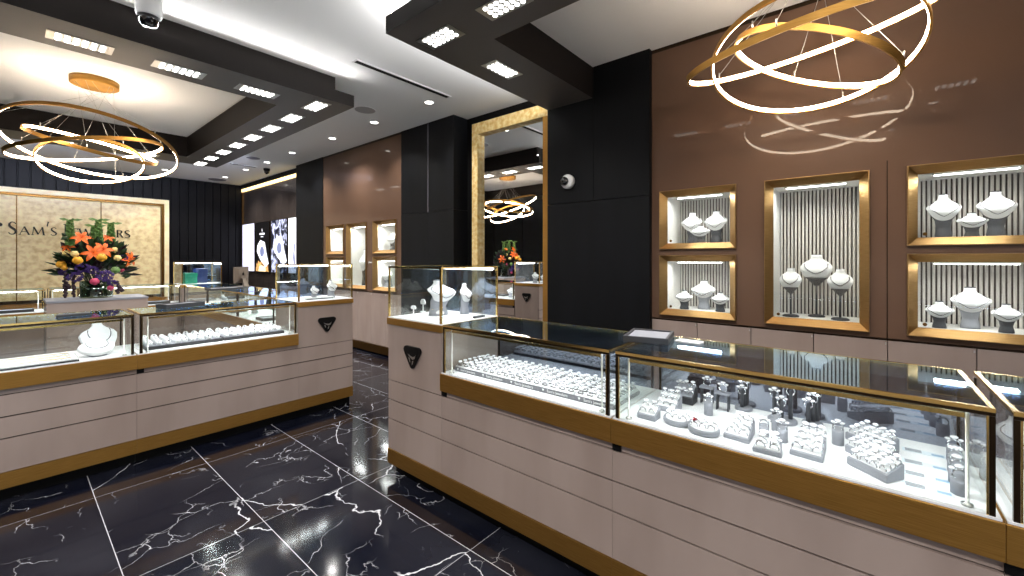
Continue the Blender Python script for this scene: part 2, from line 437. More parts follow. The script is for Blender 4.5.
multi_light(2.425, 2.118, True, 'recessed light grid of right ceiling frame, nearest the mirror')
for k in range(4): multi_light(1.81, 1.03 - .54 * k, False, 'recessed light grid of right ceiling frame, above the ring counter, number %s' % ['one', 'two', 'three', 'four'][k])

def downlight(u, v, label, watts=62):
    t = thing('downlight', label, 'ceiling light', (u, v, ZC), 0, 'round ceiling downlights')
    MB().lathe([(.058, -.0005), (.058, -.005), (.045, -.007), (.045, -.0005)], 24).build('trim_ring', plastic_w, t)
    MB().lathe([(.0445, -.0008), (.0445, -.0045), (.03, -.006)], 20).build('lens', down_lens, t)
    spot('downlight_lamp', (u, v, ZC - .02), watts, 2.2)
dl = [(429, 102, 'nearest the mirror, beside the linear vent'), (374, 122, 'second from the mirror'), (332, 138, 'third from the mirror'), (292, 152.5, 'above the dark column'),
      (267, 162, 'beside the black ceiling dome'), (245.5, 169.5, 'above the watch posters'), (225, 177, 'nearest the black batten wall'), (164.5, 169.5, 'seen through the ring chandelier')]
for x, y, s in dl:
    u, v = on_z(x, y, ZC); downlight(u, v, 'small round white ceiling downlight, ' + s, 62 if x > 350 else 85)
for k, v in enumerate((-.6, -2.0, -3.3)): downlight(.3, v, 'round downlight behind the camera, ' + ['nearest', 'middle', 'farthest'][k], 20)
for k, (u, v) in enumerate(((-.7, 2.6), (-.7, 1.2), (-.7, -.3), (-.7, -1.8))): downlight(u, v, 'added fill downlight above the left of the aisle, ' + ['farthest', 'second', 'third', 'nearest the storefront'][k], 175)  # unseen downlights added to light the right counter fronts
# speaker, vents, cameras
u, v = on_z(365, 109.8, ZC)
t = thing('ceiling_speaker', 'round grey speaker grille in the ceiling by the frame corner', 'speaker', (u, v, ZC))
MB().lathe([(.115, -.0005), (.115, -.004), (.108, -.006)], 32).build('grille', grille_grey, t)
MB().lathe([(.121, -.0004), (.121, -.003), (.1155, -.0045), (.1155, -.0004)], 32).build('rim', plastic_w, t)
def slot_vent(u0, u1, v, label):
    t = thing('linear_vent', label, 'air vent', ((u0 + u1) / 2, v, ZC))
    a = (u1 - u0) / 2
    MB().box(-a, a, -.026, .022, -.0065, -.0006).build('slot', black, t)
    f = MB()
    for q in ((-a - .012, a + .012, -.044, -.0262), (-a - .012, a + .012, .0222, .04), (-a - .012, -a - .0002, -.026, .022), (a + .0002, a + .012, -.026, .022)): f.box(*q, -.006, -.0005)
    f.build('frame', plastic_w, t)
u0, v0 = on_z(354, 61.5, ZC); u1, v1 = on_z(449, 96.3, ZC)
slot_vent(u0, u1, (v0 + v1) / 2, 'long black linear air slot in the white ceiling')
u0, v0 = on_z(229, 163.5, ZC); u1, v1 = on_z(256, 167, ZC)
slot_vent(u0, u1, (v0 + v1) / 2, 'short dark air slot in the far ceiling near the posters')
for x, y, r, s in ((253, 158, .1, 'beside the far end of the left ceiling frame'), (217, 179.5, .16, 'in the far ceiling before the batten wall')):
    u, v = on_z(x, y, ZC)
    t = thing('ceiling_speaker', 'round lilac grey grille ' + s, 'speaker', (u, v, ZC))
    MB().lathe([(r, -.0005), (r, -.005), (r - .01, -.007)], 28).build('grille', grille_dark, t)
def dome_camera(x, y, zb, rad, label):
    u, v = on_z(x, y, ZC)
    t = thing('dome_camera', label, 'camera', (u, v, ZC))
    MB().lathe([(rad, -.0005), (rad, -.03), (rad * .9, -.045)], 24).build('base', black if zb else plastic_w, t)
    MB().lathe([(rad * .85, -.046), (rad * .8, -.075), (rad * .5, -.1), (.004, -.112)], 20).build('dome', dome_m, t)
dome_camera(266.5, 168.5, True, .055, 'small black dome camera on the far ceiling')
t = thing('dome_camera', 'white drum camera with black dome hanging before the left ceiling frame', 'camera', (.595, 3.63, ZC))
MB().lathe([(.07, -.0005), (.07, -.11), (.064, -.125)], 28).build('housing', plastic_w, t)
MB().lathe([(.06, -.1255), (.058, -.15), (.04, -.18), (.004, -.19)], 24).build('dome', dome_m, t)
vcam = v_at(569, 3.37); zcam = z_at(569, 182, u=3.37)
t = thing('wall_camera', 'round white camera with smoked dome on the charcoal column', 'camera', (3.37, vcam, zcam))
mb = MB(); mb.xf = Matrix.Rotation(-PI / 2, 4, 'Y')
mb.lathe([(.066, .0005), (.068, .03), (.06, .05), (.045, .055)], 32); mb.build('housing', plastic_w, t)
mb = MB(); mb.xf = Matrix.Rotation(-PI / 2, 4, 'Y') @ Matrix.Translation((0, .012, 0))
mb.lathe([(.042, .0556), (.040, .07), (.026, .088), (.004, .095)], 24); mb.build('dome', dome_m, t)

# added cove light: unseen LED profiles on the dropped frames, brightening the ceiling
def cove(p0, p1, nrm, watts, col=(1, .985, .96)):
    a = Vector((*p0, 2.9495)); b = Vector((*p1, 2.9495)); L_ = (b - a).length
    rz = math.atan2(nrm[1], nrm[0])
    l = bpy.data.lights.new('added_cove_lamp', 'AREA'); l.shape = 'RECTANGLE'; l.size = L_; l.size_y = .012; l.energy = watts * L_; l.color = col
    o = bpy.data.objects.new('added_cove_lamp', l); COL.objects.link(o)
    n = Vector((nrm[0], nrm[1], .22)).normalized(); x = (b - a).normalized(); z = -n; y = z.cross(x)
    M = Matrix((x, y, z)).transposed().to_4x4(); M.translation = (a + b) / 2 + Vector((nrm[0], nrm[1], 0)) * -.03
    o.matrix_world = M
    d_ = Vector((nrm[0], nrm[1], 0)); q0 = a - d_ * .036; q1 = b - d_ * .046
    bar = MB(); bar.box(min(q0.x, q1.x), max(q0.x, q1.x), min(q0.y, q1.y), max(q0.y, q1.y), 2.9425, 2.9555)
    struct(bar.build('trim_%d' % next(cove_count), added_cove_led))
import itertools
cove_count = itertools.count(10)
added_cove_led = mat('added_cove_led', rgb(255, 252, 246), .5, 0, 0, 0, None, 0, .5)
P(added_cove_led).inputs['Emission Color'].default_value = rgb(255, 250, 240); P(added_cove_led).inputs['Emission Strength'].default_value = 4
CW = 7
cove((-1.1, 3.735), (2.10, 3.735), (0, -1), 3.0); cove((2.10, 7.865), (-1.1, 7.865), (0, 1), 26, (.72, .78, 1)); cove((-1.105, 7.86), (-1.105, 3.74), (-1, 0), CW)
cove((1.56, 2.35), (3.35, 2.35), (0, 1), CW); cove((1.56, -1.77), (1.56, 2.345), (-1, 0), 3.2); cove((3.35, -1.775), (1.56, -1.775), (0, -1), CW)

# ------------------------------------------------------------------ wall mirror
t = thing('wall_mirror', 'tall mirror in a gold leaf frame between the charcoal columns', 'mirror', (3.55, 3.0, 0))
y0, y1 = 2.365 - 3.0, 3.585 - 3.0
MB().box(0, .075, y0, y1, 2.858, 2.99).build('frame_header', leaf_frame, t)
MB().box(0, .075, y1 - .092, y1, .02, 2.8575).build('frame_stile', leaf_frame, t)
MB().box(0, .075, y0, 2.546 - 3.0, .02, 2.8575).build('frame_stile', brass, t, label='darker brass stile')
MB().box(0, .075, 2.5465 - 3.0, y1 - .0925, .02, .11).build('frame_sill', leaf_frame, t)
MB().box(.06, .0745, 2.547 - 3.0, y1 - .093, .111, 2.857).build('mirror_glass', mirror_m, t)

# ------------------------------------------------------------------ wall showcases (niches)
def wall_showcase(v1, z0, z1, label, far=False):
    w = NW; h = z1 - z0; vc = v1 - w / 2
    t = thing('wall_showcase', label, 'display case', (UW, vc, z0), 0, 'brass framed wall showcases')
    a = w / 2; e = .05
    mb = MB()
    def rect(x, q): return [(x, -a + q, q), (x, a - q, q), (x, a - q, h - q), (x, -a + q, h - q)]
    R = [rect(-.0012, 0), rect(-.022, .002), rect(-.022, .006), rect(.028, e), rect(.04, e), rect(.04, .03)]
    mb.loft(R, 0, False, False, False)
    mb.build('frame', champagne, t)
    l = MB(); i = e - .004; x1 = .37
    l.box(.041, x1, -a + .03, -a + i, .03, h - .03); l.box(.041, x1, a - i, a - .03, .03, h - .03)
    l.box(.041, x1, -a + i, a - i, .03, i); l.box(.041, x1, -a + i, a - i, h - i, h - .03)
    l.build('liner', liner_white, t)
    fl = MB(); n = 21; p = (w - 2 * i) / n; prof = []
    for k in range(n):
        for q in range(7):
            an = PI * q / 6
            prof.append((-a + i + p * (k + .5 - .32 * math.cos(an)), .362 - .012 * math.sin(an)))
    b0 = fl.verts([(x, y, i + .001) for y, x in prof]); b1 = fl.verts([(x, y, h - i - .001) for y, x in prof])
    for k in range(len(prof) - 1):
        if k % 7 != 6: fl.face([b0 + k, b0 + k + 1, b1 + k + 1, b1 + k], 0, True)
    fl.build('fluted_back', flute, t)
    bx('backing', backing_m, t, .364, .369, -a + i + .001, a - i - .001, i + .001, h - i - .001)
    s = bx('light_bar', steel, t, .055, .085, -.17, .17, h - i - .012, h - i - .001)
    d = MB()
    for k in range(10): d.box(.058, .082, -.165 + k * .033, -.137 + k * .033, h - i - .0165, h - i - .0125)
    d.build('led', led_case, s)
    bx('glass_door', clear, t, .030, .034, -a + e + .0005, a - e - .0005, e + .0005, h - e - .0005)
    k = MB(); k.xf = Matrix.Translation((.029, (a - e - .03) * (1 if not far else 1), e + .02)) @ Matrix.Rotation(-PI / 2, 4, 'Y')
    k.lathe([(.010, 0), (.010, .006), (.007, .009)], 14); k.build('lock', brass_dark, t)
    area('showcase_lamp', (UW + .075, vc, z0 + h - i - .02), .02, .32, (1.5 if h < .6 else 1.9) * (1.5 if far else 1), (1, .99, .97), (0, .25, 0))
    return t
NL = {('A', 0): 'lower brass framed wall showcase next to the charcoal column', ('A', 1): 'upper brass framed wall showcase next to the charcoal column',
      ('B', 0): 'single tall brass framed wall showcase with three round neck stands', ('C', 0): 'lower brass framed wall showcase at the right edge', ('C', 1): 'upper brass framed wall showcase at the right edge',
      ('FC', 0): 'lower far wall showcase beside the watch poster column', ('FC', 1): 'upper far wall showcase beside the watch poster column', ('FB', 0): 'single tall far wall showcase beyond the corner',
      ('FA', 0): 'lower far wall showcase nearest the mirror', ('FA', 1): 'upper far wall showcase nearest the mirror'}
for k, v1, z0, z1 in niches:
    wall_showcase(v1, z0, z1, NL[(k, 0 if z0 < 1 else 1)], k[0] == 'F')

# cabinets below the showcases
def wall_cabinet(vc, w, label):
    t = thing('wall_cabinet', label, 'cabinet', (UW, vc, 0), 0, 'mauve cabinets below the wall showcases')
    a = w / 2 - .002
    bx('body', beige, t, .022, .47, -a, a, .145, .884)
    bx('door', beige, t, 0, .02, -a, a, .142, .886, .001)
    bx('plinth', brass_dark, t, .006, .02, -a, a, .02, .138)
    k = MB(); k.box(-.004, -.0005, -a + .004, -a + .010, .862, .876); k.build('latch', steel, t)
names = ['under the charcoal column edge', 'left below the stacked showcases', 'right below the stacked showcases', 'left below the tall showcase', 'right below the tall showcase', 'left below the showcase at the right edge', 'right below the showcase at the right edge', 'farthest right']
for k in range(7):
    hi = .982 - .3667 * (k - 1) if k > 0 else BW1
    hi = min(hi, BW1); lo = .982 - .3667 * k
    wall_cabinet((hi + lo) / 2, hi - lo, 'mauve cabinet door ' + names[k])
for k in range(6):
    wall_cabinet(4.8 + .37 * (k + .5), .37, 'mauve cabinet of the far wall, ' + ['nearest the mirror', 'second from the mirror', 'third from the mirror', 'fourth from the mirror', 'fifth from the mirror', 'sixth from the mirror'][k])

# ------------------------------------------------------------------ watch posters and sign
def poster(x0, x1, kind, label):
    u = 3.535
    v1 = v_at(x0, u); v0 = max(v_at(x1, u), 8.056)
    z0, z1 = 1.105, 2.184; a = (v1 - v0) / 2; hh = z1 - z0
    t = thing('poster', label, 'poster', (u, (v0 + v1) / 2, z0))
    bg = {'white': rgb(226, 226, 248), 'black': rgb(14, 13, 14), 'rock': rgb(40, 42, 64), 'pale': rgb(240, 240, 246)}[kind]
    pm = mat('poster_' + kind, bg, .3, 0, 0, .03, bg, .9)
    if kind == 'rock':
        nt = pm.node_tree
        tc = nt.nodes.new('ShaderNodeTexCoord'); nz = nt.nodes.new('ShaderNodeTexNoise'); nz.inputs['Scale'].default_value = 6; nz.inputs['Detail'].default_value = 6; nz.inputs['Distortion'].default_value = 1.2
        cr = nt.nodes.new('ShaderNodeValToRGB'); cr.color_ramp.elements[0].position = .48; cr.color_ramp.elements[0].color = rgb(16, 18, 34); cr.color_ramp.elements[1].position = .56; cr.color_ramp.elements[1].color = rgb(190, 195, 225)
        nt.links.new(tc.outputs['Object'], nz.inputs['Vector']); nt.links.new(nz.outputs['Fac'], cr.inputs['Fac'])
        nt.links.new(cr.outputs[0], P(pm).inputs['Base Color']); nt.links.new(cr.outputs[0], P(pm).inputs['Emission Color'])
    bx('frame', bronze, t, -.02, .004, -a, a, 0, hh)
    bx('print', pm, t, -.0225, -.0205, -a + .006, a - .006, .006, hh - .006)
    pw = mat('poster_watch_' + kind, rgb(235, 236, 245), .3, 0, 0, .03, rgb(235, 236, 245), .95)
    pg = mat('poster_dial_' + kind, rgb(120, 128, 165), .3, 0, 0, .03, rgb(120, 128, 165), .8)
    def wpoly(pts, m, nm, off=-.0235):
        MB().prism([(y, z) for y, z in pts], off, off + .0008, 0, 'x').build(nm, m, t)
    if kind in ('black', 'rock'):
        cz = .44 if kind == 'black' else .5
        cy = 0 if kind == 'black' else -.03
        el = lambda ry, rz: [(cy + 1.35 * ry * math.cos(q * PI / 12), cz + rz * math.sin(q * PI / 12)) for q in range(24)]
        wpoly([(cy + .26, cz + .14), (cy + .1, cz + .25), (cy - .14, cz + .2), (cy - .26, cz - .08), (cy - .36, cz - .26), (cy - .2, cz - .34), (cy + .1, cz - .18), (cy + .3, cz)], pw, 'strap')
        wpoly(el(.15, .17), pw, 'watch_case', -.0245)
        wpoly(el(.085, .11), pg, 'dial', -.0255)
    if kind == 'black':
        wpoly([(-.14, .8), (.14, .8), (.14, .84), (-.14, .84)], pw, 'wordmark'); wpoly([(-.07, .75), (.07, .75), (.07, .77), (-.07, .77)], pw, 'wordmark')
        wpoly([(-.02, .87), (.02, .87), (.012, .93), (-.012, .93)], pw, 'crest')
        fire = mat('poster_fire', rgb(235, 170, 90), .3, 0, 0, .03, rgb(240, 176, 96), .9)
        noise_color(fire, rgb(60, 26, 12), rgb(250, 196, 120), (1, 1, .6), 16, 4, .4, .6)
        fire.node_tree.links.new(P(fire).inputs['Base Color'].links[0].from_socket, P(fire).inputs['Emission Color'])
        wpoly([(-a + .02, .01), (a - .02, .01), (a - .03, .16), (.2, .24), (.1, .19), (.02, .26), (-.1, .18), (-.2, .27), (-a + .03, .2)], fire, 'flames', -.0232)
        fl2 = mat('poster_fire_core', rgb(255, 232, 190), .3, 0, 0, .03, rgb(255, 232, 190), 1)
        wpoly([(-.2, .01), (.2, .01), (.17, .11), (.05, .15), (-.1, .12), (-.18, .14)], fl2, 'flame_core', -.0243)
    if kind == 'white':
        for q in range(5): wpoly([(.15 - q * .05, .25 + .1 * (q % 3)), (.155 - q * .05, .25 + .1 * (q % 3)), (.12 - q * .03, .5 + .09 * q), (.116 - q * .03, .5 + .09 * q)], pg, 'stem_line')
    if kind == 'pale':
        wpoly([(-.12, .1), (-.05, .08), (.0, .3), (-.04, .55), (-.11, .62), (-.07, .4)], pg, 'shadow_shape')
poster(243.2, 255.1, 'white', 'white backlit poster with fine grey lines by the batten wall')
poster(256.3, 270, 'black', 'black backlit poster of a white watch above golden flames')
poster(272, 287.6, 'rock', 'backlit poster of a white watch on blue black rock')
poster(289.2, 299, 'pale', 'pale backlit poster cut off by the dark column')

SV = VB - .09
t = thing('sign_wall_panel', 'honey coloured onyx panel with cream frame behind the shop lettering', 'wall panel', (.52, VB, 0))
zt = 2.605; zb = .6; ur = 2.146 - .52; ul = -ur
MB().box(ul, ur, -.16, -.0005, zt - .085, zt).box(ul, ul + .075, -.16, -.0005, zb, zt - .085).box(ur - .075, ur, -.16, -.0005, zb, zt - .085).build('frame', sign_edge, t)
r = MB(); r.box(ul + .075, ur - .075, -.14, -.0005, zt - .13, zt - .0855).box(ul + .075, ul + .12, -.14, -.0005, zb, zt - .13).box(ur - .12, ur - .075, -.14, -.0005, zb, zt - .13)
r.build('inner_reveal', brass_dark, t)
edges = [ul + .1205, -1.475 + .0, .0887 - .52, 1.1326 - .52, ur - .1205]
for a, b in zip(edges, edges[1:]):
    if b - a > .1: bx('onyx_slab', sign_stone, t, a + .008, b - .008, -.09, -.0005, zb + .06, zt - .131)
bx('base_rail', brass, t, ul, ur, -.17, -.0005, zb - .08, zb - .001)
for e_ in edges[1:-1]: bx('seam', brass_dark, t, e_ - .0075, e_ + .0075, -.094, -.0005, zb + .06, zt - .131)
t = thing('credenza', 'low mauve credenza along the onyx wall behind the island', 'cabinet', (.52, VB - .25, 0))
bx('body', beige, t, -1.6, 1.6, -.2, .07, .06, .5); bx('top', brass, t, -1.62, 1.62, -.22, .075, .501, .518); bx('plinth', black, t, -1.58, 1.58, -.17, .06, 0, .059)

def su(x): return u_at(x, SV)
sign = thing('shop_sign', 'dark raised shop lettering on the onyx wall', 'sign', (0, SV - .002, 1.804))
def letter(ch, x0, x1, h):
    a, b = su(x0), su(x1); w = b - a; T = .17 * h * .9; t_ = T * .42
    mb = MB()
    def st(p, q, wd):
        (px, pz), (qx, qz) = p, q
        px, qx = a + px * w, a + qx * w; pz, qz = pz * h, qz * h
        dx, dz = qx - px, qz - pz; L_ = math.hypot(dx, dz); nx, nz = -dz / L_ * wd / 2, dx / L_ * wd / 2
        mb.prism([(px + nx, pz + nz), (px - nx, pz - nz), (qx - nx, qz - nz), (qx + nx, qz + nz)], -.02, 0, 0, 'y')
    def serif(x, z, wd=.32):
        st((x - wd / 2, z), (x + wd / 2, z), t_)
    if ch == 'A': st((.02, 0), (.5, 1), t_); st((.47, 1), (.95, 0), T); st((.2, .36), (.75, .36), t_); serif(.04, .02, .26); serif(.93, .02, .26)
    if ch == 'M': st((.1, 0), (.2, 1), t_); st((.18, 1), (.52, .08), T); st((.5, .08), (.82, 1), t_); st((.8, 1), (.92, 0), T); serif(.1, .02, .2); serif(.92, .02, .2)
    if ch == 'J': st((.55, .05), (.55, 1), T * 1.2); serif(.55, .98, .7); st((.55, .08), (.2, -.18), T * .8)
    if ch == 'E': st((.2, 0), (.2, 1), T); st((.1, .98), (.9, .98), t_); st((.1, .02), (.95, .02), t_); st((.2, .52), (.75, .52), t_); st((.9, .98), (.9, .82), t_); st((.94, .02), (.94, .2), t_)
    if ch == 'W': st((.05, 1), (.28, 0), T); st((.28, 0), (.5, .95), t_); st((.48, 1), (.72, 0), T); st((.72, 0), (.96, 1), t_); serif(.06, .98, .2); serif(.95, .98, .2)
    if ch == 'L': st((.2, 0), (.2, 1), T); st((.1, .02), (.92, .02), t_); st((.9, .02), (.9, .2), t_); serif(.2, .98, .36)
    if ch == 'R':
        st((.2, 0), (.2, 1), T); serif(.2, .02, .36); st((.1, .98), (.5, .98), t_)
        pts = [(.5, .98), (.72, .92), (.8, .76), (.72, .6), (.5, .52), (.2, .52)]
        for i, (p, q) in enumerate(zip(pts, pts[1:])): st(p, q, (t_, T, T, t_ * 1.3, t_)[i])
        st((.48, .52), (.95, .0), T)
    if ch == 'S':
        pts = [(.86, .86), (.7, .97), (.45, 1.0), (.22, .9), (.16, .74), (.28, .6), (.55, .48), (.8, .36), (.88, .22), (.76, .07), (.5, .0), (.25, .03), (.1, .15)]
        wd = [t_, t_, t_ * 1.2, T * .8, T, T * 1.1, T * 1.1, T, T * .8, t_ * 1.2, t_, t_]
        for (p, q), k in zip(zip(pts, pts[1:]), wd): st(p, q, k)
    if ch == "'": mb.prism([(a, h * .78), (a + w * .4, h * .72), (a + w, h * 1.12), (a + w * .4, h * 1.16)], -.02, 0, 0, 'y')
    if ch == '.':
        mb.prism([(a + w / 2 + w / 2 * math.cos(q * PI / 6), h * .75 + .03 * math.sin(q * PI / 6)) for q in range(12)], -.02, 0, 0, 'y')
    mb.build('letter', letter_m, sign)
CAP, SM = .212, .142
for ch, a, b, h in (('.', -2, 2, CAP), ('S', 7, 16.6, CAP), ('A', 18.8, 29, SM), ('M', 30.5, 44.4, SM), ("'", 46, 48.6, CAP), ('S', 49.8, 56.6, SM), ('J', 61.5, 69, CAP), ('E', 72, 77.5, SM), ('W', 78, 92, SM),
                    ('E', 94, 99, SM), ('L', 100.5, 105.5, SM), ('E', 107, 113, SM), ('R', 115.6, 122.6, SM), ('S', 123.4, 130, SM)):
    letter(ch, a, b, h)
text_mesh('small_lettering', 'dew', .11, letter_m, sign, Matrix.Translation((su(121), -.004, z_at(121, 245, v=SV) - 1.804)) @ Matrix.Rotation(PI / 2, 4, 'X'), .004, .35)

# ------------------------------------------------------------------ counters
D = .48
ZR0, ZR1 = .643, .738
def lower_body(t, L, seam=True):
    bx('plinth', black, t, .0005, L - .0005, .06, D - .04, 0, .079)
    bx('kick_plate', brass, t, 0, L, -.004, .03, .08, .170)
    bx('carcass', beige, t, 0, L, .022, D - .01, .0805, .642)
    bx('groove_backing', black, t, .0005, L - .0005, .0175, .0215, .1705, .642)
    for z0, z1 in ((.1725, .3590), (.3660, .4820), (.4890, .6075)):
        bx('front_board', beige, t, .0002, L - .0002, .002, .017, z0, z1)
def emblem(parent, mtx):
    tri = [(-.082, .044), (-.074, .058), (-.06, .064), (.06, .064), (.074, .058), (.082, .044), (.078, .03), (.014, -.062), (0, -.068), (-.014, -.062), (-.078, .03)]
    mb = MB(); mb.xf = mtx; mb.prism(tri, -.012, -.0005, 0, 'y')
    e = mb.build('emblem', emblem_black, parent)
    w = MB(); w.xf = mtx
    for poly in ([(-.035, .018), (-.012, .008), (.012, .004), (.034, .012), (.04, .022), (.03, -.004), (.012, -.012), (-.008, -.004), (-.026, .008)], [(-.03, .0), (-.018, -.006), (-.012, -.03), (-.02, -.024)], [(.006, -.022), (.018, -.016), (.012, -.036), (.004, -.046)]):
        w.prism(poly, -.0135, -.0122, 0, 'y')
    w.build('silver_mark', steel, e)
def glass_case(t, L, z0, z1, y0=0, y1=D, tall=False, back=True):
    x0, x1 = 0.0, L; b = .010
    f = MB()
    f.box(x0, x1, y0, y0 + b, z1 - b, z1); f.box(x0, x1, y1 - b, y1, z1 - b, z1); f.box(x0, x0 + b, y0 + b, y1 - b, z1 - b, z1); f.box(x1 - b, x1, y0 + b, y1 - b, z1 - b, z1)
    f.build('top_frame', brass_bright, t)
    for x in (x0, x1 - b):
        for y in (y0, y1 - b):
            p = MB(); p.box(x, x + b, y, y + b, z0 + .001, z1 - b - .0005)
            p.build('corner_post', brass_bright if tall else bronze, t)
    for x in (x0 + b + .0005, x1 - b - .005):
        bx('edge_strip', brass_bright, t, x, x + .0045, y0, y0 + .006, z0 + .001, z1 - b - .001)
    bx('front_glass', clear, t, x0 + b + .006, x1 - b - .006, y0 + .002, y0 + .006, z0 + .001, z1 - b - .001)
    bx('top_glass', top_glass, t, x0 + b + .0005, x1 - b - .0005, y0 + b + .0005, y1 - b - .0005, z1 - .007, z1 - .001)
    for x in (x0 + .003, x1 - .007): bx('side_glass', clear, t, x, x + .004, y0 + b + .001, y1 - b - .001, z0 + .001, z1 - b - .001)
    if back: bx('rear_door', navy_glass, t, x0 + b + .001, x1 - b - .001, y1 - .007, y1 - .003, z0 + .001, z1 - b - .001)
def world_dir(rz): return math.cos(rz), math.sin(rz)
def to_world(loc, rz, x, y, z):
    c_, s_ = world_dir(rz); return (loc[0] + c_ * x - s_ * y, loc[1] + s_ * x + c_ * y, z)
LAMP_W = .8
def counter(loc, rz, L, label, lamp=1.0, bar=True, rear=None):
    t = thing('showcase_counter', label, 'display counter', loc, rz)
    lower_body(t, L)
    bx('reveal_strip', beige, t, 0, L, .010, .021, .612, .6425)
    bx('rail', brass, t, 0, L, -.012, D + .004, ZR0, ZR1, .0015)
    bx('deck', deck_white, t, .004, L - .004, -.004, D - .004, ZR1 + .0003, ZR1 + .006)
    g = .014
    bx('joint_clip', black, t, 0, .036, .0005, .0095, .612, .6425)
    glass_case_x(t, g, L - g, rear or smoke_mirror)
    if bar:
        lb = bx('light_bar', brass_bright, t, g + .05, L - g - .05, .020, .034, .972, .984)
        bx('led_strip', led_case, lb, g + .055, L - g - .055, .0345, .0375, .971, .981)
        for x in (g + .045, L - g - .045):
            p = MB(); p.lathe([(.012, ZR1 + .0065), (.012, ZR1 + .012), (.004, ZR1 + .014), (.004, .984)], 12, (x, .027)); p.build('light_post', steel, t)
    ax, ay, az = to_world(loc, rz, L / 2, .05, .965)
    area('counter_lamp', (ax, ay, az), L - .16, .012, LAMP_W * lamp, (.97, .985, 1), (math.radians(28), 0, rz), 2.6)
    return t
def glass_case_x(t, x0, x1, rear):
    # the glass box of a counter, inset from the ends
    sub = MB()
    y0, y1, z0, z1 = 0.0, D, ZR1 + .006, 1.012; b = .011
    sub.box(x0, x1, y0, y0 + b, z1 - b, z1).box(x0, x1, y1 - b, y1, z1 - b, z1).box(x0, x0 + b, y0 + b, y1 - b, z1 - b, z1).box(x1 - b, x1, y0 + b, y1 - b, z1 - b, z1)
    sub.build('top_frame', brass_bright, t)
    bx('shadow_bead', bronze, t, x0, x1, .0015, b - .001, z1 - b - .009, z1 - b - .0005)
    for x in (x0, x1 - b):
        for y in (y0, y1 - b): bx('corner_post', bronze, t, x, x + b, y + .001, y + b, z0, z1 - b - .0095)
    for x in (x0 + b + .0005, x1 - b - .0045): bx('edge_strip', brass_bright, t, x, x + .004, .001, .007, z0, z1 - b - .0095)
    bx('front_glass', clear, t, x0 + b + .005, x1 - b - .005, .003, .007, z0, z1 - b - .0095)
    bx('top_glass', top_glass, t, x0 + b + .0005, x1 - b - .0005, b + .0005, y1 - b - .0005, z1 - .008, z1 - .001)
    for x in (x0 + .003, x1 - .007): bx('side_glass', clear, t, x, x + .004, b + .001, y1 - b - .001, z0, z1 - b - .001)
    bx('rear_door', rear, t, x0 + b + .001, x1 - b - .001, y1 - .008, y1 - .004, z0, z1 - b - .001)
def pedestal(loc, rz, L, label, emb=True, side_emb=0, lamp=1.0):
    t = thing('pedestal_showcase', label, 'display counter', loc, rz)
    lower_body(t, L)
    bx('logo_panel', beige, t, .0006, L - .0006, .002, D - .002, .6125, .9645)
    bx('band', brass, t, -.004, L + .004, -.008, D + .004, .966, 1.006, .0015)
    bx('deck', deck_white, t, .002, L - .002, 0, D - .002, 1.0063, 1.012)
    if emb: emblem(t, Matrix.Translation((L / 2, .0015, .79)))
    if side_emb > 0: emblem(t, Matrix.Translation((L - .0001, D / 2, .79)) @ Matrix.Rotation(PI / 2, 4, 'Z'))
    if side_emb < 0: emblem(t, Matrix.Translation((.0001, D / 2, .79)) @ Matrix.Rotation(-PI / 2, 4, 'Z'))
    glass_case(t, L, 1.0125, 1.336, 0, D, True)
    lb = bx('light_bar', steel, t, .014, L - .014, D - .03, D - .014, 1.312, 1.3255)
    bx('led_strip', led_case, lb, .018, L - .018, D - .0335, D - .0305, 1.311, 1.3245)
    ax, ay, az = to_world(loc, rz, L / 2, D - .05, 1.305)
    area('pedestal_lamp', (ax, ay, az), L - .06, .012, 1.5 * lamp, (.98, .99, 1), (math.radians(-28), 0, rz), 2.6)
    return t
RZ = -PI / 2
UF = 1.562
CE = 1.822           # v where the right pedestal ends and the first right case begins
pedestal((UF, 2.338, 0), RZ, 2.338 - CE - .0006, 'mauve end pedestal with black triangle emblem and glass box, beside the marble aisle')
counter((UF, CE, 0), RZ, CE - .7768, 'glass counter full of ring trays next to the emblem pedestal')
counter((UF, .776, 0), RZ, 1.0434, 'long glass counter of assorted ring displays in the right foreground')
counter((UF, -.268, 0), RZ, 1.042, 'glass counter cut off at the right edge of the photo')
VL = 3.735
counter((-.50, VL, 0), 0, 1.0512, 'left glass counter with white necklace forms', 1, True, clear)
counter((.552, VL, 0), 0, 1.0474, 'left glass counter with a long black tray of jewellery, before its end pedestal', .9, True, clear)
pedestal((1.600, VL, 0), 0, .504, 'mauve end pedestal with black triangle emblem and glass box on the left island', True, 1)
# island: the arm along the aisle, the far row
UA = 2.104
cs = [(4.22, 5.32), (5.324, 6.424), (6.428, 7.546)]
for k, (a, b) in enumerate(cs):
    counter((UA, a, 0), PI / 2, b - a, 'island glass counter facing the side aisle, ' + ['nearest the end pedestal', 'middle one', 'before the far glass box'][k], 2.2, True, clear)
pedestal((1.604, 7.56, 0), 0, .498, 'far corner pedestal with a lit glass box holding a green box', False, 0, 1.6)
VR = 8.05
fr = [(1.60, .62), (.616, -.20 + .4), (-.9 + .4, -.9)]
counter((1.60, VR + .0, 0), PI, .98, 'far island counter seen from inside, beside the lit green box', 2.2, True, clear)
counter((.30, VR, 0), PI, 1.0, 'far island counter seen from inside, at the left edge of the photo', 2.2, True, clear)
counter((.616, VR, 0), PI, .312, 'narrow far island counter between the two wide ones', 2.2, True, clear)
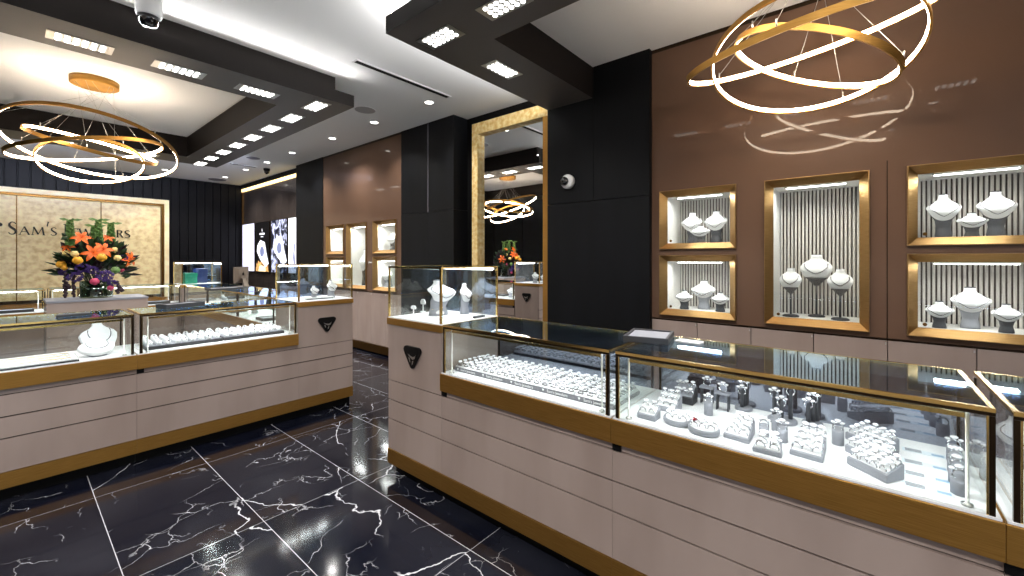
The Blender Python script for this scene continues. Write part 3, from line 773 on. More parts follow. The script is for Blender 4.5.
# desk inside the island that carries the flowers
t = thing('cash_desk', 'pale mauve cash desk inside the island under the flowers', 'desk', (.213, 5.48, 0))
bx('plinth', black, t, .02, .66, .03, .44, 0, .079); bx('body', beige, t, 0, .68, .012, .47, .08, .99)
for z0, z1 in ((.10, .38), (.387, .68), (.687, .985)): bx('front_board', beige, t, 0, .68, 0, .011, z0, z1)
bx('top', grey_leather, t, -.004, .684, -.004, .478, .991, 1.01, .002)

# ------------------------------------------------------------------ jewellery: rings
def ring_mesh(kind):
    R, r = .0105, .0018
    mb = MB()
    n = 16
    mb.tube([(R * math.cos(q), 0, R + r + R * math.sin(q)) for q in [2 * PI * i / n for i in range(n)]], r, 6, 0, True)
    top = 2 * R + r
    def gem(x, s, m=1, z=0):
        mb.lathe([(.0005, top + z), (s, top + z + s * .8), (s, top + z + s), (s * .6, top + z + s * 1.35)], 8, (x, 0), m, False)
    if kind == 'solitaire': gem(0, .0085)
    if kind == 'trilogy': gem(0, .0072); gem(-.0105, .005, 1, -.003); gem(.0105, .005, 1, -.003)
    if kind == 'halo':
        gem(0, .0066)
        for q in range(8): mb.sphere((.0095 * math.cos(q * PI / 4), .0095 * math.sin(q * PI / 4), top + .005), .0026, 6, 4, 1)
    if kind == 'ruby': gem(0, .0095)
    return mb
RM = {k: ring_mesh(k).mesh('diamond_ring', [metal_w, ruby if k == 'ruby' else stone]) for k in ('solitaire', 'trilogy', 'halo', 'ruby')}
def put_ring(p, rz, label, group, kind=None, s=1.0, tilt=0, name='diamond_ring'):
    k = kind or random.choice(['solitaire', 'solitaire', 'trilogy', 'halo'])
    o = bpy.data.objects.new(name, RM[k]); COL.objects.link(o)
    o.location = p; o.rotation_euler = (tilt, 0, rz); o.scale = (s, s, s)
    return tag(o, label, 'ring', group)

# ring trays in the first right counter
def tray_master(w, d, rows, cols):
    t = thing('ring_tray', 'x', 'ring tray')
    bx('base', charcoal, t, 0, w, 0, d, 0, .016)
    pad = MB(); rh = d / rows
    for i in range(rows):
        y0 = i * rh
        pad.loft([[(x, y0 + rh * (.5 - .46 * math.cos(PI * q / 6)), .0162 + .014 * math.sin(PI * q / 6)) for q in range(7)] for x in (.004, w - .004)], 0, True, False, True)
    pad.build('roll_pad', white, t)
    sl = MB()
    for i in range(rows):
        for k in range(cols):
            x = (k + .5) * w / cols; y = (i + .5) * rh
            sl.box(x - .013, x + .013, y - .006, y + .003, .0275, .0308)
    sl.build('ring_slot', charcoal, t)
    s = bx('label_strip', print_grey, t, 0, w, -.004, -.0005, .0005, .024)
    Mx = Matrix.Translation((w * .56, -.0045, .013)) @ Matrix.Rotation(PI / 2, 4, 'X')
    text_mesh('lettering', "Sam's Jewelers", .0195, print_white, s, Mx, .0003)
    m_ = MB(); m_.prism([(w * .12, .019), (w * .19, .019), (w * .155, .007)], -.0052, -.0042, 0, 'y'); m_.build('triangle_mark', print_white, s)
    return t
TW, TD, ROWS, COLS = .196, .27, 7, 4
zd = ZR1 + .0064
tm = tray_master(TW, TD, ROWS, COLS)
tray_words = ['nearest the emblem pedestal', 'second from the emblem pedestal', 'middle one of the five', 'second from the counter joint', 'nearest the counter joint']
for k in range(5):
    vt = CE - .030 - k * (TW + .0015)
    lab_ = 'white ring tray with grey name strip, ' + tray_words[k]
    if k == 0:
        tm.location = (UF + .075, vt, zd); tm.rotation_euler = (0, 0, RZ); tm['label'] = lab_; tm['group'] = 'ring trays in a row'
    else: copy_tree(tm, (UF + .075, vt, zd), RZ, lab_, 'ring trays in a row')
    for i in range(ROWS):
        for c_ in range(COLS):
            x, y = (c_ + .5) * TW / COLS, (i + .5) * TD / ROWS
            put_ring((UF + .075 + y, vt - x, zd + .009), RZ + random.uniform(-.12, .12), 'diamond ring standing in the white ring trays', 'rings in the long trays', None, 1.4, 0)

# displays of the big right counter -----------------------------------------------------------
def wedge(p, rz, w, d, h0, h1, rows, cols, m, label, group=None, taper=1.0, kinds=None, ring_s=1.1, step=False, rnd=.0, ring_label=None):
    t = thing('ring_display', label, 'jewelry display', (p[0], p[1], zd), rz, group)
    mb = MB()
    wt = w * taper
    mb.loft([[(-w / 2, 0, 0), (w / 2, 0, 0), (wt / 2, d, 0), (-wt / 2, d, 0)], [(-w / 2, 0, h0), (w / 2, 0, h0), (wt / 2, d, h1), (-wt / 2, d, h1)]], 0, True, False, False)
    mb.build('block', m, t, .003)
    pd = MB(); e = .006
    pd.loft([[(-w / 2 + e, e, h0 + .001), (w / 2 - e, e, h0 + .001), (wt / 2 - e, d - e, h1 + .0005), (-wt / 2 + e, d - e, h1 + .0005)], [(-w / 2 + e, e, h0 + .004), (w / 2 - e, e, h0 + .004), (wt / 2 - e, d - e, h1 + .0035), (-wt / 2 + e, d - e, h1 + .0035)]], 0, True, False, False)
    pd.build('pad', white if m is not charcoal else grey_leather, t)
    c_, s_ = math.cos(rz), math.sin(rz)
    n = 0
    for i in range(rows):
        for k in range(cols):
            f_ = (i + .5) / rows; y = f_ * d; z = h0 + (h1 - h0) * f_ - .011
            ww = w + (wt - w) * f_
            x = ((k + .5) / cols - .5) * ww * .95
            kd = (kinds[n % len(kinds)] if kinds else None); n += 1
            put_ring((p[0] + c_ * x - s_ * y, p[1] + s_ * x + c_ * y, zd + z), rz + random.uniform(-.25, .25), ring_label or ('ring on the ' + label), 'rings on the ' + label, kd, ring_s, .0)
    return t
def front(x, y): return on_z(x, y, zd)
def W(x, y, *a, **k): return wedge(front(x, y), RZ + k.pop('turn', 0), *a, **k)
W(646, 420, .075, .06, .02, .045, 2, 2, grey_leather, 'small pale wedge of four rings nearest the counter joint', ring_s=1.2)
W(665.5, 412, .085, .085, .018, .06, 3, 3, grey_leather, 'pale tiered block of rings behind the small wedge', ring_s=1.15)
W(683, 404, .085, .07, .03, .075, 2, 3, charcoal, 'charcoal block of rings at the back left of the counter', ring_s=1.2)
def oval_tray(x, y, w, d, rows, cols, label, kinds=None):
    p = front(x, y); t = thing('ring_display', label, 'jewelry display', (p[0], p[1], zd), RZ)
    mb = MB(); n = 24
    el = lambda s, z: [(w / 2 * s * math.cos(2 * PI * i / n), d / 2 + d / 2 * s * math.sin(2 * PI * i / n), z + .012 * (d / 2 * (1 + s * math.sin(2 * PI * i / n))) / d) for i in range(n)]
    mb.loft([el(.92, 0), el(1, .006), el(1, .016), el(.94, .02)], 0, True, False, True)
    mb.build('block', grey_leather, t)
    pd = MB(); pd.loft([el(.88, .0205), el(.86, .023)], 0, True, False, False); pd.build('pad', white, t)
    n2 = 0
    for i in range(rows):
        for k in range(cols):
            yy = d * (.3 + .45 * i / max(rows - 1, 1)); xx = ((k + .5) / cols - .5) * w * .8
            put_ring((p[0] + yy, p[1] - xx, zd + .014), RZ + random.uniform(-.3, .3), 'ring on the ' + label, 'rings on the ' + label, kinds[n2 % len(kinds)] if kinds else None, 1.15); n2 += 1
oval_tray(674, 427, .105, .075, 2, 3, 'pale oval tray with white rings')
oval_tray(701, 437, .11, .075, 2, 3, 'pale oval tray with a red stone ring', ['ruby', 'solitaire', 'trilogy', 'halo', 'solitaire', 'solitaire'])
def pillar(x, y, r, h, label, m=grey_leather, kind='trilogy', s=1.3, group=None):
    p = front(x, y); p = (p[0] + r, p[1])
    t = thing('ring_pillar', label, 'jewelry display', (p[0], p[1], zd), RZ, group)
    mb = MB(); n = 18
    mb.loft([[(r * math.cos(2 * PI * i / n), r * math.sin(2 * PI * i / n), 0 if k == 0 else h + (.35 * r * math.sin(2 * PI * i / n) if k == 1 else 0)) for i in range(n)] for k in (0, 1)], 0, True, False, True)
    mb.build('post', m, t)
    put_ring((p[0], p[1], zd + h - .008), RZ, 'ring on top of the ' + label, 'ring on the ' + label, kind, s)
pillar(707.5, 416, .017, .055, 'single pale ring pillar behind the oval trays')
W(736, 441, .085, .11, .016, .05, 4, 2, grey_leather, 'pale trapezoid ring display left of the counter middle', taper=.72, turn=-.1, kinds=['solitaire', 'solitaire', 'halo', 'trilogy'], ring_s=1.3)
W(767, 455, .085, .075, .014, .03, 3, 2, grey_leather, 'pale ring display in front of two short pillars', taper=.8, ring_s=1.3)
pillar(763.5, 440, .016, .045, 'short pale ring pillar left of its pair')
pillar(782, 443, .016, .045, 'short pale ring pillar right of its pair')
pillar(776, 432, .016, .05, 'short pale ring pillar behind its pair')
W(806, 459, .09, .13, .016, .055, 4, 3, grey_leather, 'large pale trapezoid ring display in the counter middle', taper=.75, turn=-.1, ring_s=1.25)
pillar(838, 446, .017, .052, 'single pale ring pillar right of the counter middle')
for k, (x, y) in enumerate(((864, 447), (863, 460), (866, 473.5))):
    W(x, y, .135 if k == 0 else .12, .074, .024, .046, 4, 4, grey_leather, 'wide grey ring wedge, ' + ['rear', 'middle', 'front'][k] + ' one of the three', turn=-.7, taper=.85, ring_s=1.1)
words4 = ['rear', 'second', 'third', 'front']
for k, (x, y) in enumerate(((955.5, 463), (957, 475), (958.5, 486), (961, 497))):
    pillar(x, y, .018, .042, 'pale ring pillar by the glass end, %s of four' % words4[k], grey_leather, ['trilogy', 'halo', 'solitaire', 'trilogy'][k], 1.4)
def finger_stand(x, y, fingers, label, base_r=.05):
    p = front(x, y); p = (p[0] + base_r * .8, p[1])
    t = thing('ring_stand', label, 'jewelry display', (p[0], p[1], zd), RZ)
    MB().lathe([(base_r, 0), (base_r, .009), (base_r * .94, .012)], 28).build('base', grey_leather, t)
    for fx, fy, h in fingers:
        mb = MB(); mb.lathe([(.0075, .0125), (.007, h * .8), (.005, h)], 10, (fx, fy)); mb.build('finger', slate, t)
        put_ring((p[0] + fy, p[1] - fx, zd + h - .022), RZ, 'ring on a finger of the ' + label, 'rings on the ' + label, 'trilogy', 1.35)
finger_stand(781, 424.5, [(-.028, .01, .105), (0, -.02, .085), (.026, .012, .125)], 'round grey stand with three slim fingers')
finger_stand(742.5, 411, [(-.004, -.012, .085), (0, .006, .105), (.004, .022, .125)], 'small round stand with rings stacked behind each other', .034)
finger_stand(812, 427, [(-.012, -.012, .085), (.002, .004, .105), (.014, .02, .125)], 'small stand of three stepped rings in the counter middle', .034)
for k, (x, y) in enumerate(((706, 404), (722, 411))):
    p = front(x, y)
    t = thing('ring_table', 'clear topped display table holding one ring, ' + ['left', 'right'][k] + ' of two', 'jewelry display', (p[0] + .02, p[1], zd), RZ)
    bx('table_top', grey_leather, t, -.028, .028, -.02, .02, .066, .073)
    for a in (-.024, .02): bx('leg', slate, t, a, a + .004, -.018, .018, 0, .0655)
    put_ring((p[0] + .02, p[1], zd + .0735), RZ, 'ring on the ' + ['left', 'right'][k] + ' small display table', 'rings on small tables', 'trilogy', 1.4)
for k, (x, y) in enumerate(((924, 459), (925, 471), (927, 483), (928, 495))):
    p = front(x, y - 6)
    t = thing('price_card', 'pale blue printed price card, %s of four' % ['rearmost', 'second from the rear', 'second from the front', 'front'][k], 'card', (p[0], p[1], zd), RZ)
    bx('paper', card_m, t, -.052, .052, -.016, .016, 0, .0012)
    mk = MB()
    for r_ in range(3): mk.box(-.045, -.005, -.011 + r_ * .009, -.006 + r_ * .009, .0013, .0017)
    mk.build('print_lines', print_grey, t)
    bx('print_block', print_blue, t, .018, .046, -.012, .004, .0013, .0017)

# ------------------------------------------------------------------ neck busts and necklaces
def bust_sections(w, h, lean=.0):
    # z, half width, half depth, y offset (negative = towards the viewer)
    return [(0, .25 * w, .19 * w, .01 * w), (.08 * h, .245 * w, .185 * w, .01 * w), (.24 * h, .20 * w, .14 * w, .02 * w), (.42 * h, .25 * w, .14 * w, -.0 * w - lean * .3), (.58 * h, .40 * w, .16 * w, -.06 * w - lean), (.68 * h, .49 * w, .16 * w, -.06 * w - lean * .9), (.72 * h, .50 * w, .15 * w, -.04 * w - lean * .6),
            (.77 * h, .43 * w, .14 * w, -.01 * w), (.83 * h, .30 * w, .125 * w, .025 * w), (.885 * h, .18 * w, .12 * w, .045 * w), (.94 * h, .135 * w, .115 * w, .05 * w), (1.0 * h, .14 * w, .12 * w, .045 * w)]
def sec_at(S, z):
    for a, b in zip(S, S[1:]):
        if a[0] <= z <= b[0]:
            f_ = (z - a[0]) / max(b[0] - a[0], 1e-6); return [a[i] + (b[i] - a[i]) * f_ for i in range(4)]
    return S[-1]
def necklace(p, rz, S, z_top, z_low, span, label, m=chain_m, r=.0016, scale=1.0, pend=True):
    pts = []
    for i in range(19):
        q = -1 + 2 * i / 18
        z = z_low + (z_top - z_low) * abs(q) ** 1.7
        _, a, b, yo = sec_at(S, z)
        an = -PI / 2 + q * span
        pts.append((a * 1.05 * math.cos(an), yo + b * 1.05 * math.sin(an) - .008, z))
    mb = MB(); mb.tube(pts, r, 6)
    if pend:
        for i in range(4, 15): mb.sphere(pts[i], r * 1.9, 6, 4)
    o = mb.build('necklace', m); o.location = p; o.rotation_euler = (0, 0, rz)
    return tag(o, label, 'necklace')
def bust(p, rz, w, h, label, low=None, neck=True, chain=chain_m, lean=None, nl=None):
    t = thing('neck_bust', label, 'jewelry bust', p, rz)
    lean = .05 * w if lean is None else lean
    S = bust_sections(w, h, lean)
    if low is None: S = [(z, a_ * (1.35 if z < .5 * h else 1), b_ * (1.2 if z < .5 * h else 1), y_) for z, a_, b_, y_ in S]
    n = 28
    cut = .66 * h
    def sect(z): 
        _, a, b, yo = sec_at(S, z)
        return [(a * math.cos(2 * PI * i / n), yo + b * math.sin(2 * PI * i / n), z) for i in range(n)]
    zs = sorted({s[0] for s in S} | {h * k / 16 for k in range(17)} | {cut})
    low_m = low or grey_leather  # darker lower body; shade under the chest is partly in this colour
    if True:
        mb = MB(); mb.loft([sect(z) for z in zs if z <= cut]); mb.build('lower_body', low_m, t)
        mb = MB(); mb.loft([sect(z if z > cut else z + .0004) for z in zs if z >= cut]); mb.build('chest', white, t)
        bb = MB(); rows = []; K = 21
        for q in range(9):
            row = []
            for i in range(K):
                f_ = -1 + 2 * i / (K - 1); an = -PI / 2 + f_ * 1.42
                zl = .64 * h - .235 * h * math.sqrt(max(0, 1 - f_ * f_)) ** .8
                z = zl + (.675 * h - zl) * q / 8
                _, a_, b_, yo_ = sec_at(S, z)
                row.append((a_ * 1.02 * math.cos(an), yo_ + b_ * 1.03 * math.sin(an) - .001, z))
            rows.append(row)
        bs = [bb.verts(r_) for r_ in rows]
        for q in range(8):
            for i in range(K - 1): bb.face([bs[q] + i, bs[q] + i + 1, bs[q + 1] + i + 1, bs[q + 1] + i], 0, True)
        bo = bb.build('bib', white, t); md = bo.modifiers.new('thickness', 'SOLIDIFY'); md.thickness = .002; md.offset = 1
    mb = MB(); _, a, b, yo = S[-1]
    mb.loft([[(a * s_ * math.cos(2 * PI * i / n), yo + b * s_ * math.sin(2 * PI * i / n), h + z) for i in range(n)] for s_, z in ((1.0, .0004), (1.0, .004), (.8, .006))]); mb.build('neck_cap', slate if low is not None else grey_leather, t)
    if neck: necklace(p, rz, S, .84 * h, (.52 if low is None else .50) * h, 1.2, nl or ('fine necklace on the ' + label), chain)
    return t
RIGHT = RZ       # busts on the right wall look towards -u
def niche_bust(x0, x1, yb, yt, u, zf, label, **k):
    v0, v1 = v_at(x1, u), v_at(x0, u); vc = (v0 + v1) / 2; w = abs(v1 - v0) * 1.0
    h = z_at((x0 + x1) / 2, yt, u=u) - zf
    return bust((u, vc, zf), RIGHT + k.pop('turn', 0), w, h, label, **k)
ZLF, ZUF = Z_LO0 + .0465, Z_UP0 + .0465
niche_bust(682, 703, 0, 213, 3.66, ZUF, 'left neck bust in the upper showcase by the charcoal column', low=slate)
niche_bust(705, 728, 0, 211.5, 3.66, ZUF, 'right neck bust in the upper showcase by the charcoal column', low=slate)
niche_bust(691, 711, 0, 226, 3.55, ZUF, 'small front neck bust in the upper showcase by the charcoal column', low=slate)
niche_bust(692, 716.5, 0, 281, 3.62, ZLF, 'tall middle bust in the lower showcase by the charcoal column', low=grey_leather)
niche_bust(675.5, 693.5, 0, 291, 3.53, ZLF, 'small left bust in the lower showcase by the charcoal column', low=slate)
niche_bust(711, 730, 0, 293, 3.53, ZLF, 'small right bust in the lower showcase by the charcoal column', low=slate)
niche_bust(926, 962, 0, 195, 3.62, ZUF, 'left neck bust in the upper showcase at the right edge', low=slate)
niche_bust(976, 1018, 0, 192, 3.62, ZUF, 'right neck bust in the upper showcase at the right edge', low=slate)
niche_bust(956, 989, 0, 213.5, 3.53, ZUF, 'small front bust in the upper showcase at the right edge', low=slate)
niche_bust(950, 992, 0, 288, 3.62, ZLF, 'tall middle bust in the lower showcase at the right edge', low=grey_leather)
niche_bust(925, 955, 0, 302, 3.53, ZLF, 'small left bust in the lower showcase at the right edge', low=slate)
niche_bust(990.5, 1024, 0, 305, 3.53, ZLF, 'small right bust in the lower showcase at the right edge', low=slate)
def disc_stand(x0, x1, yt, ym, u, label):
    zf = ZLF; vc = v_at((x0 + x1) / 2, u); w = abs(v_at(x0, u) - v_at(x1, u))
    zt = z_at((x0 + x1) / 2, yt, u=u); zm = z_at((x0 + x1) / 2, ym, u=u)
    t = thing('necklace_stand', label, 'jewelry bust', (u, vc, zf), RIGHT)
    hh = zt - zm
    MB().lathe([(.05, 0), (.05, .008), (.04, .014), (.009, .018)], 24).build('base', charcoal, t)
    MB().lathe([(.0065, .0182), (.0065, zm - zf + .01)], 12).build('pole', charcoal, t)
    S = [(0, .06 * w, .06 * w, .01), (.1 * hh, .16 * w, .10 * w, 0), (.3 * hh, .36 * w, .15 * w, -.02), (.5 * hh, .48 * w, .16 * w, -.025), (.62 * hh, .49 * w, .15 * w, -.015), (.74 * hh, .40 * w, .13 * w, 0), (.83 * hh, .24 * w, .12 * w, .01), (.9 * hh, .17 * w, .11 * w, .012), (hh, .16 * w, .11 * w, .012)]
    n = 28; z0 = zm - zf
    def sect(z):
        _, a, b, yo = sec_at(S, z); return [(a * math.cos(2 * PI * i / n), yo + b * math.sin(2 * PI * i / n), z0 + z) for i in range(n)]
    zs = [hh * k / 18 for k in range(19)]
    lo = MB(); lo.loft([sect(z) for z in zs[:6]]); lo.build('lower_body', slate, t)
    up = MB(); up.loft([sect(z + (.0005 if k == 0 else 0)) for k, z in enumerate(zs[5:])]); up.build('chest', white, t)
    cp = MB(); a, b = .155 * w, .105 * w
    cp.loft([[(a * math.cos(2 * PI * i / n), .012 + b * math.sin(2 * PI * i / n), z0 + hh + z) for i in range(n)] for z in (.0005, .004)]); cp.build('neck_cap', grey_leather, t)
    S2 = [(z0 + s[0], *s[1:]) for s in S]
    necklace((u, vc, zf), RIGHT, S2, z0 + .72 * hh, z0 + .40 * hh, .9, 'necklace on the ' + label, chain_m, .0022)
disc_stand(800, 833.5, 255, 286, 3.66, 'large round neck stand in the middle of the tall showcase')
disc_stand(779.5, 802.5, 268.5, 294, 3.56, 'smaller round neck stand left in the tall showcase')
disc_stand(827, 854, 269.5, 296, 3.56, 'smaller round neck stand right in the tall showcase')
# far showcases
bust((3.60, v_at(336, 3.6), ZUF), RIGHT, .2, .26, 'white bust in the upper far showcase by the poster column', neck=False)
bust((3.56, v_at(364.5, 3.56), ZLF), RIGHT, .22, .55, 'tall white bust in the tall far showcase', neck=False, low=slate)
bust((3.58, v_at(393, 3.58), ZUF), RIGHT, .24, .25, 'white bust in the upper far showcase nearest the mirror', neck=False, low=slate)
bust((3.58, v_at(388, 3.58), ZLF), RIGHT, .24, .25, 'white bust in the lower far showcase nearest the mirror', neck=False)
bust((3.58, v_at(333, 3.58), ZLF), RIGHT, .22, .22, 'white bust in the lower far showcase by the poster column', neck=False)

# right pedestal box
zp = 1.0124
def pb(x, y): return on_z(x, y, zp)
p = pb(447, 316); bust((p[0] - .0, p[1] + .085, zp), -.05, .21, .225, lean=.04, label='large white neck bust in the pedestal glass box by the aisle', nl='fine chain on the large bust in the aisle pedestal box')
p = pb(472, 314); bust((p[0] - .02, p[1] + .05, zp), .15, .115, .20, label='slim white neck bust in the pedestal glass box by the aisle', nl='fine chain on the slim bust in the aisle pedestal box')
def small_stand(p, z, label, h=.06, rz=0, m=white):
    t = thing('earring_stand', label, 'jewelry display', (p[0], p[1], z), rz)
    MB().box(-.016, .016, -.012, .012, 0, .005).build('foot', m, t)
    mb = MB(); mb.prism([(-.003, .0052), (.003, .0052), (.003, h * .6), (-.003, h * .6)], -.003, .003, 0, 'y'); mb.build('stem', m, t)
    mb = MB(); mb.prism([(-.022, h * .6 + .0003), (.022, h * .6 + .0003), (.026, h * .8), (.012, h), (-.012, h), (-.026, h * .8)], -.004, .004, 0, 'y'); mb.build('plaque', m, t)
    d_ = MB(); d_.sphere((-.011, -.006, h * .8), .004, 8, 5); d_.sphere((.011, -.006, h * .8), .004, 8, 5)
    o = d_.build('earrings', stone); o.location = (p[0], p[1], z); o.rotation_euler = (0, 0, rz)
    tag(o, 'stud earrings on the ' + label, 'earrings')
small_stand(pb(413.5, 314.5), zp, 'small white earring stand left in the aisle pedestal box', .06, RZ)
small_stand(pb(423, 312), zp, 'white earring stand at the back of the aisle pedestal box', .09, RZ)
small_stand(pb(440, 319.5), zp, 'small white earring stand at the front of the aisle pedestal box', .055, RZ + .5)
p = pb(479, 317.5)
t = thing('tag_bar', 'small black name bar at the corner of the aisle pedestal box', 'sign', (p[0], p[1], zp), RZ + PI / 2 + .1)
bx('bar', charcoal, t, -.05, .05, -.012, .012, 0, .012, .002); bx('inlay', slate, t, -.044, .044, -.0085, .0085, .0122, .0132)
p = on_z(1019, 466, zd); bust((p[0], p[1], zd), RZ + .3, .13, .15, 'grey necklace bust inside the counter cut off at the right edge', low=grey_leather, nl='chain on the bust at the right photo edge')
# left pedestal box
for k, (x, y, w, h) in enumerate(((333, 297.5, .13, .16), (316, 299, .1, .12))):
    p = pb(x, y); bust((p[0] - .02, min(p[1], 4.08), zp), .4, w, h, ['white neck bust in the glass box of the left island pedestal', 'small white bust in the glass box of the left island pedestal'][k], nl=['chain on the bust in the left pedestal box', 'chain on the small bust in the left pedestal box'][k])
p = pb(320, 298.5)
t = thing('ring_bar', 'flat white bar of rings in the glass box of the left pedestal', 'jewelry display', (1.84, 3.86, zp), 0)
bx('bar', white, t, -.13, .13, -.02, .02, 0, .02, .003); bx('foot_strip', slate, t, -.125, .125, -.022, -.0205, 0, .008)

# left counter contents
def lf(x, y): return on_z(x, y, zd)
p0 = (u_at(79, 3.752), 3.752)
t = thing('necklace_tray', 'flat white necklace tray with dark edge in the left counter', 'jewelry tray', (p0[0], p0[1] - .0, zd), 0)
bx('base', charcoal, t, -.52, 0, 0, .30, 0, .010); pdm = MB()
for k in range(6): pdm.box(-.515, -.005, .008 + k * .048, .050 + k * .048, .0103, .016)
pdm.build('pad', white, t)
for k in range(6):
    mb = MB(); mb.tube([(-.51 + .48 * i / 20, .03 + k * .048 + .006 * math.sin(i * .9 + k), .0185) for i in range(21)], .0022, 6)
    o = mb.build('bracelet', [metal_w, metal_y][k % 2]); o.location = (p0[0], p0[1], zd)
    tag(o, 'chain bracelet laid along the flat white necklace tray', 'bracelet', 'bracelets on the necklace tray')
def easel(p, rz, w, h, tilt, label):
    t = thing('necklace_easel', label, 'jewelry display', p, rz)
    out = [(-.10, 1.0), (.10, 1.0), (.13, .9), (.22, .8), (.42, .7), (.5, .58), (.47, .4), (.36, .18), (.2, .05), (0, 0), (-.2, .05), (-.36, .18), (-.47, .4), (-.5, .58), (-.42, .7), (-.22, .8), (-.13, .9)]
    M = Matrix.Translation((0, 0, .004 + .03 * math.sin(tilt))) @ Matrix.Rotation(-tilt, 4, 'X')
    mb = MB(); mb.xf = M
    L_ = h / math.cos(tilt); K = len(out)
    def ring(sc_, y): return [(a_ * w * sc_, y + .10 * w * (a_ * 2) ** 2 * .6, (b_ - .45) * L_ * sc_ + .45 * L_) for a_, b_ in out]
    mb.loft([ring(.97, .028), ring(1, .022), ring(1, .008), ring(.95, 0)], 0, True, False, True)
    mb.build('pad', white, t)
    mb = MB(); y1 = h * math.tan(tilt)
    mb.loft([[(-.2 * w, y1 * .25, 0), (.2 * w, y1 * .25, 0), (.2 * w, y1 * .95, 0), (-.2 * w, y1 * .95, 0)], [(-.1 * w, y1 * .55 + .02, h * .62), (.1 * w, y1 * .55 + .02, h * .62), (.1 * w, y1 * .72 + .02, h * .62), (-.1 * w, y1 * .72 + .02, h * .62)]], 0, True, False, False)
    mb.build('support', grey_leather, t)
    pts = [(w * .30 * math.sin(q), -.003 + .10 * w * (.6 * math.sin(q)) ** 2 * .6, L_ * (.62 - .34 * math.cos(q))) for q in [-1.9 + 3.8 * i / 20 for i in range(21)]]
    mb = MB(); mb.xf = M; mb.tube(pts, .0022, 6)
    o = mb.build('necklace', chain_m); o.location = p; o.rotation_euler = (0, 0, rz)
    tag(o, 'fine chain laid on the ' + label.split(' in the')[0], 'necklace')
easel((u_at(102, 3.81), 3.81, zd), .25, .185, .088, .95, 'low reclining white necklace form in the left counter')
easel((u_at(103, 3.99), 3.99, zd), .25, .20, .185, .45, 'upright white necklace form in the left counter')
# long black trays of white jewellery in the second left counter
for k, (xa, xb, yy) in enumerate(((146, 222, 349.5), (223, 293, 336))):
    pa = lf(146 if k == 0 else 224, 350.5 if k == 0 else 338.6); pb_ = lf(221 if k == 0 else 280, 338.9 if k == 0 else 328.6)
    pa = (u_at(145.5, 3.82) if k == 0 else u_at(224, 3.82), 3.82); Lx = (u_at(222.5, 3.82) if k == 0 else u_at(284, 3.82)) - pa[0]
    t = thing('jewelry_tray', 'long black edged tray of white pendants, ' + ['left', 'right'][k] + ' half of the left counter', 'jewelry tray', (pa[0], pa[1] + .0, zd), 0)
    bx('base', charcoal, t, 0, Lx, 0, .30, 0, .022); bx('pad', grey_leather, t, .006, Lx - .006, .006, .294, .0223, .026)
    for i in range(9):
        for j_ in range(4):
            o = bpy.data.objects.new('pendant_cushion', None); COL.objects.link(o)
            bw = .0165 + .004 * random.random()
            x = (i + .5) * (Lx - .01) / 9 + .005 + random.uniform(-.004, .004); y = .035 + j_ * .07 + random.uniform(-.01, .01)
            o.location = (pa[0] + x, pa[1] + y, zd + .0263); o.rotation_euler = (0, 0, random.uniform(-.5, .5))
            tag(o, 'small white pendant cushion on the long black edged trays', 'jewelry display', 'pendant cushions in the left counter')
            hh = .026 + .012 * j_ / 3 + random.uniform(-.004, .006)
            mb = MB(); n_ = 12
            mb.loft([[(bw * k_ * math.cos(2 * PI * q / n_), bw * .8 * k_ * math.sin(2 * PI * q / n_), z_ + (.5 * bw * k_ * math.sin(2 * PI * q / n_) if z_ > 0 else 0)) for q in range(n_)] for k_, z_ in ((.8, 0), (1, hh * .45), (1, hh * .8), (.75, hh))], 0, True, False, True)
            mb.build('cushion', white, o)
            mb = MB(); mb.sphere((0, -bw * .35, hh * 1.0), .0062, 8, 5); mb.sphere((0, -bw * .85, hh * .62), .0032, 6, 4); mb.build('gem', stone if random.random() < .55 else print_grey, o)

# trays lying on the counters
def leather_tray(p, rz, w, d, label, z=1.0124, h=.03):
    t = thing('presentation_tray', label, 'tray', (p[0], p[1], z), rz)
    mb = MB()
    mb.box(-w / 2, w / 2, 0, .012, 0, h).box(-w / 2, w / 2, d - .012, d, 0, h).box(-w / 2, -w / 2 + .012, .012, d - .012, 0, h).box(w / 2 - .012, w / 2, .012, d - .012, 0, h).box(-w / 2 + .012, w / 2 - .012, .012, d - .012, 0, .008)
    mb.build('rim', charcoal, t, .002)
    bx('pad', grey_leather, t, -w / 2 + .014, w / 2 - .014, .014, d - .014, .0083, h - .006)
    return t
pa = on_z(623, 341.5, 1.0124); pc = on_z(668, 345.5, 1.0124); 
leather_tray(((pa[0] + pc[0]) / 2, (pa[1] + pc[1]) / 2), math.atan2(pc[1] - pa[1], pc[0] - pa[0]), math.hypot(pc[0] - pa[0], pc[1] - pa[1]), .23, 'black presentation tray with grey pad lying over the counter joint', 1.0124, .027)
p = on_z(690, 342.5, 1.0124)
t = thing('booklet', 'small white booklet lying behind the black presentation tray', 'booklet', (p[0], p[1], 1.0124), RZ - .1)
bx('pages', white, t, -.055, .05, -.03, .03, 0, .005); bx('cover', plastic_w, t, -.056, .051, -.031, .031, .0052, .0066)
pa = on_z(166, 309.5, 1.0124); pc = on_z(205, 305.5, 1.0124)
leather_tray(((pa[0] + pc[0]) / 2, (pa[1] + pc[1]) / 2), math.atan2(pc[1] - pa[1], pc[0] - pa[0]), math.hypot(pc[0] - pa[0], pc[1] - pa[1]), .12, 'dark grey presentation tray lying on the left island counter', 1.0124, .034)
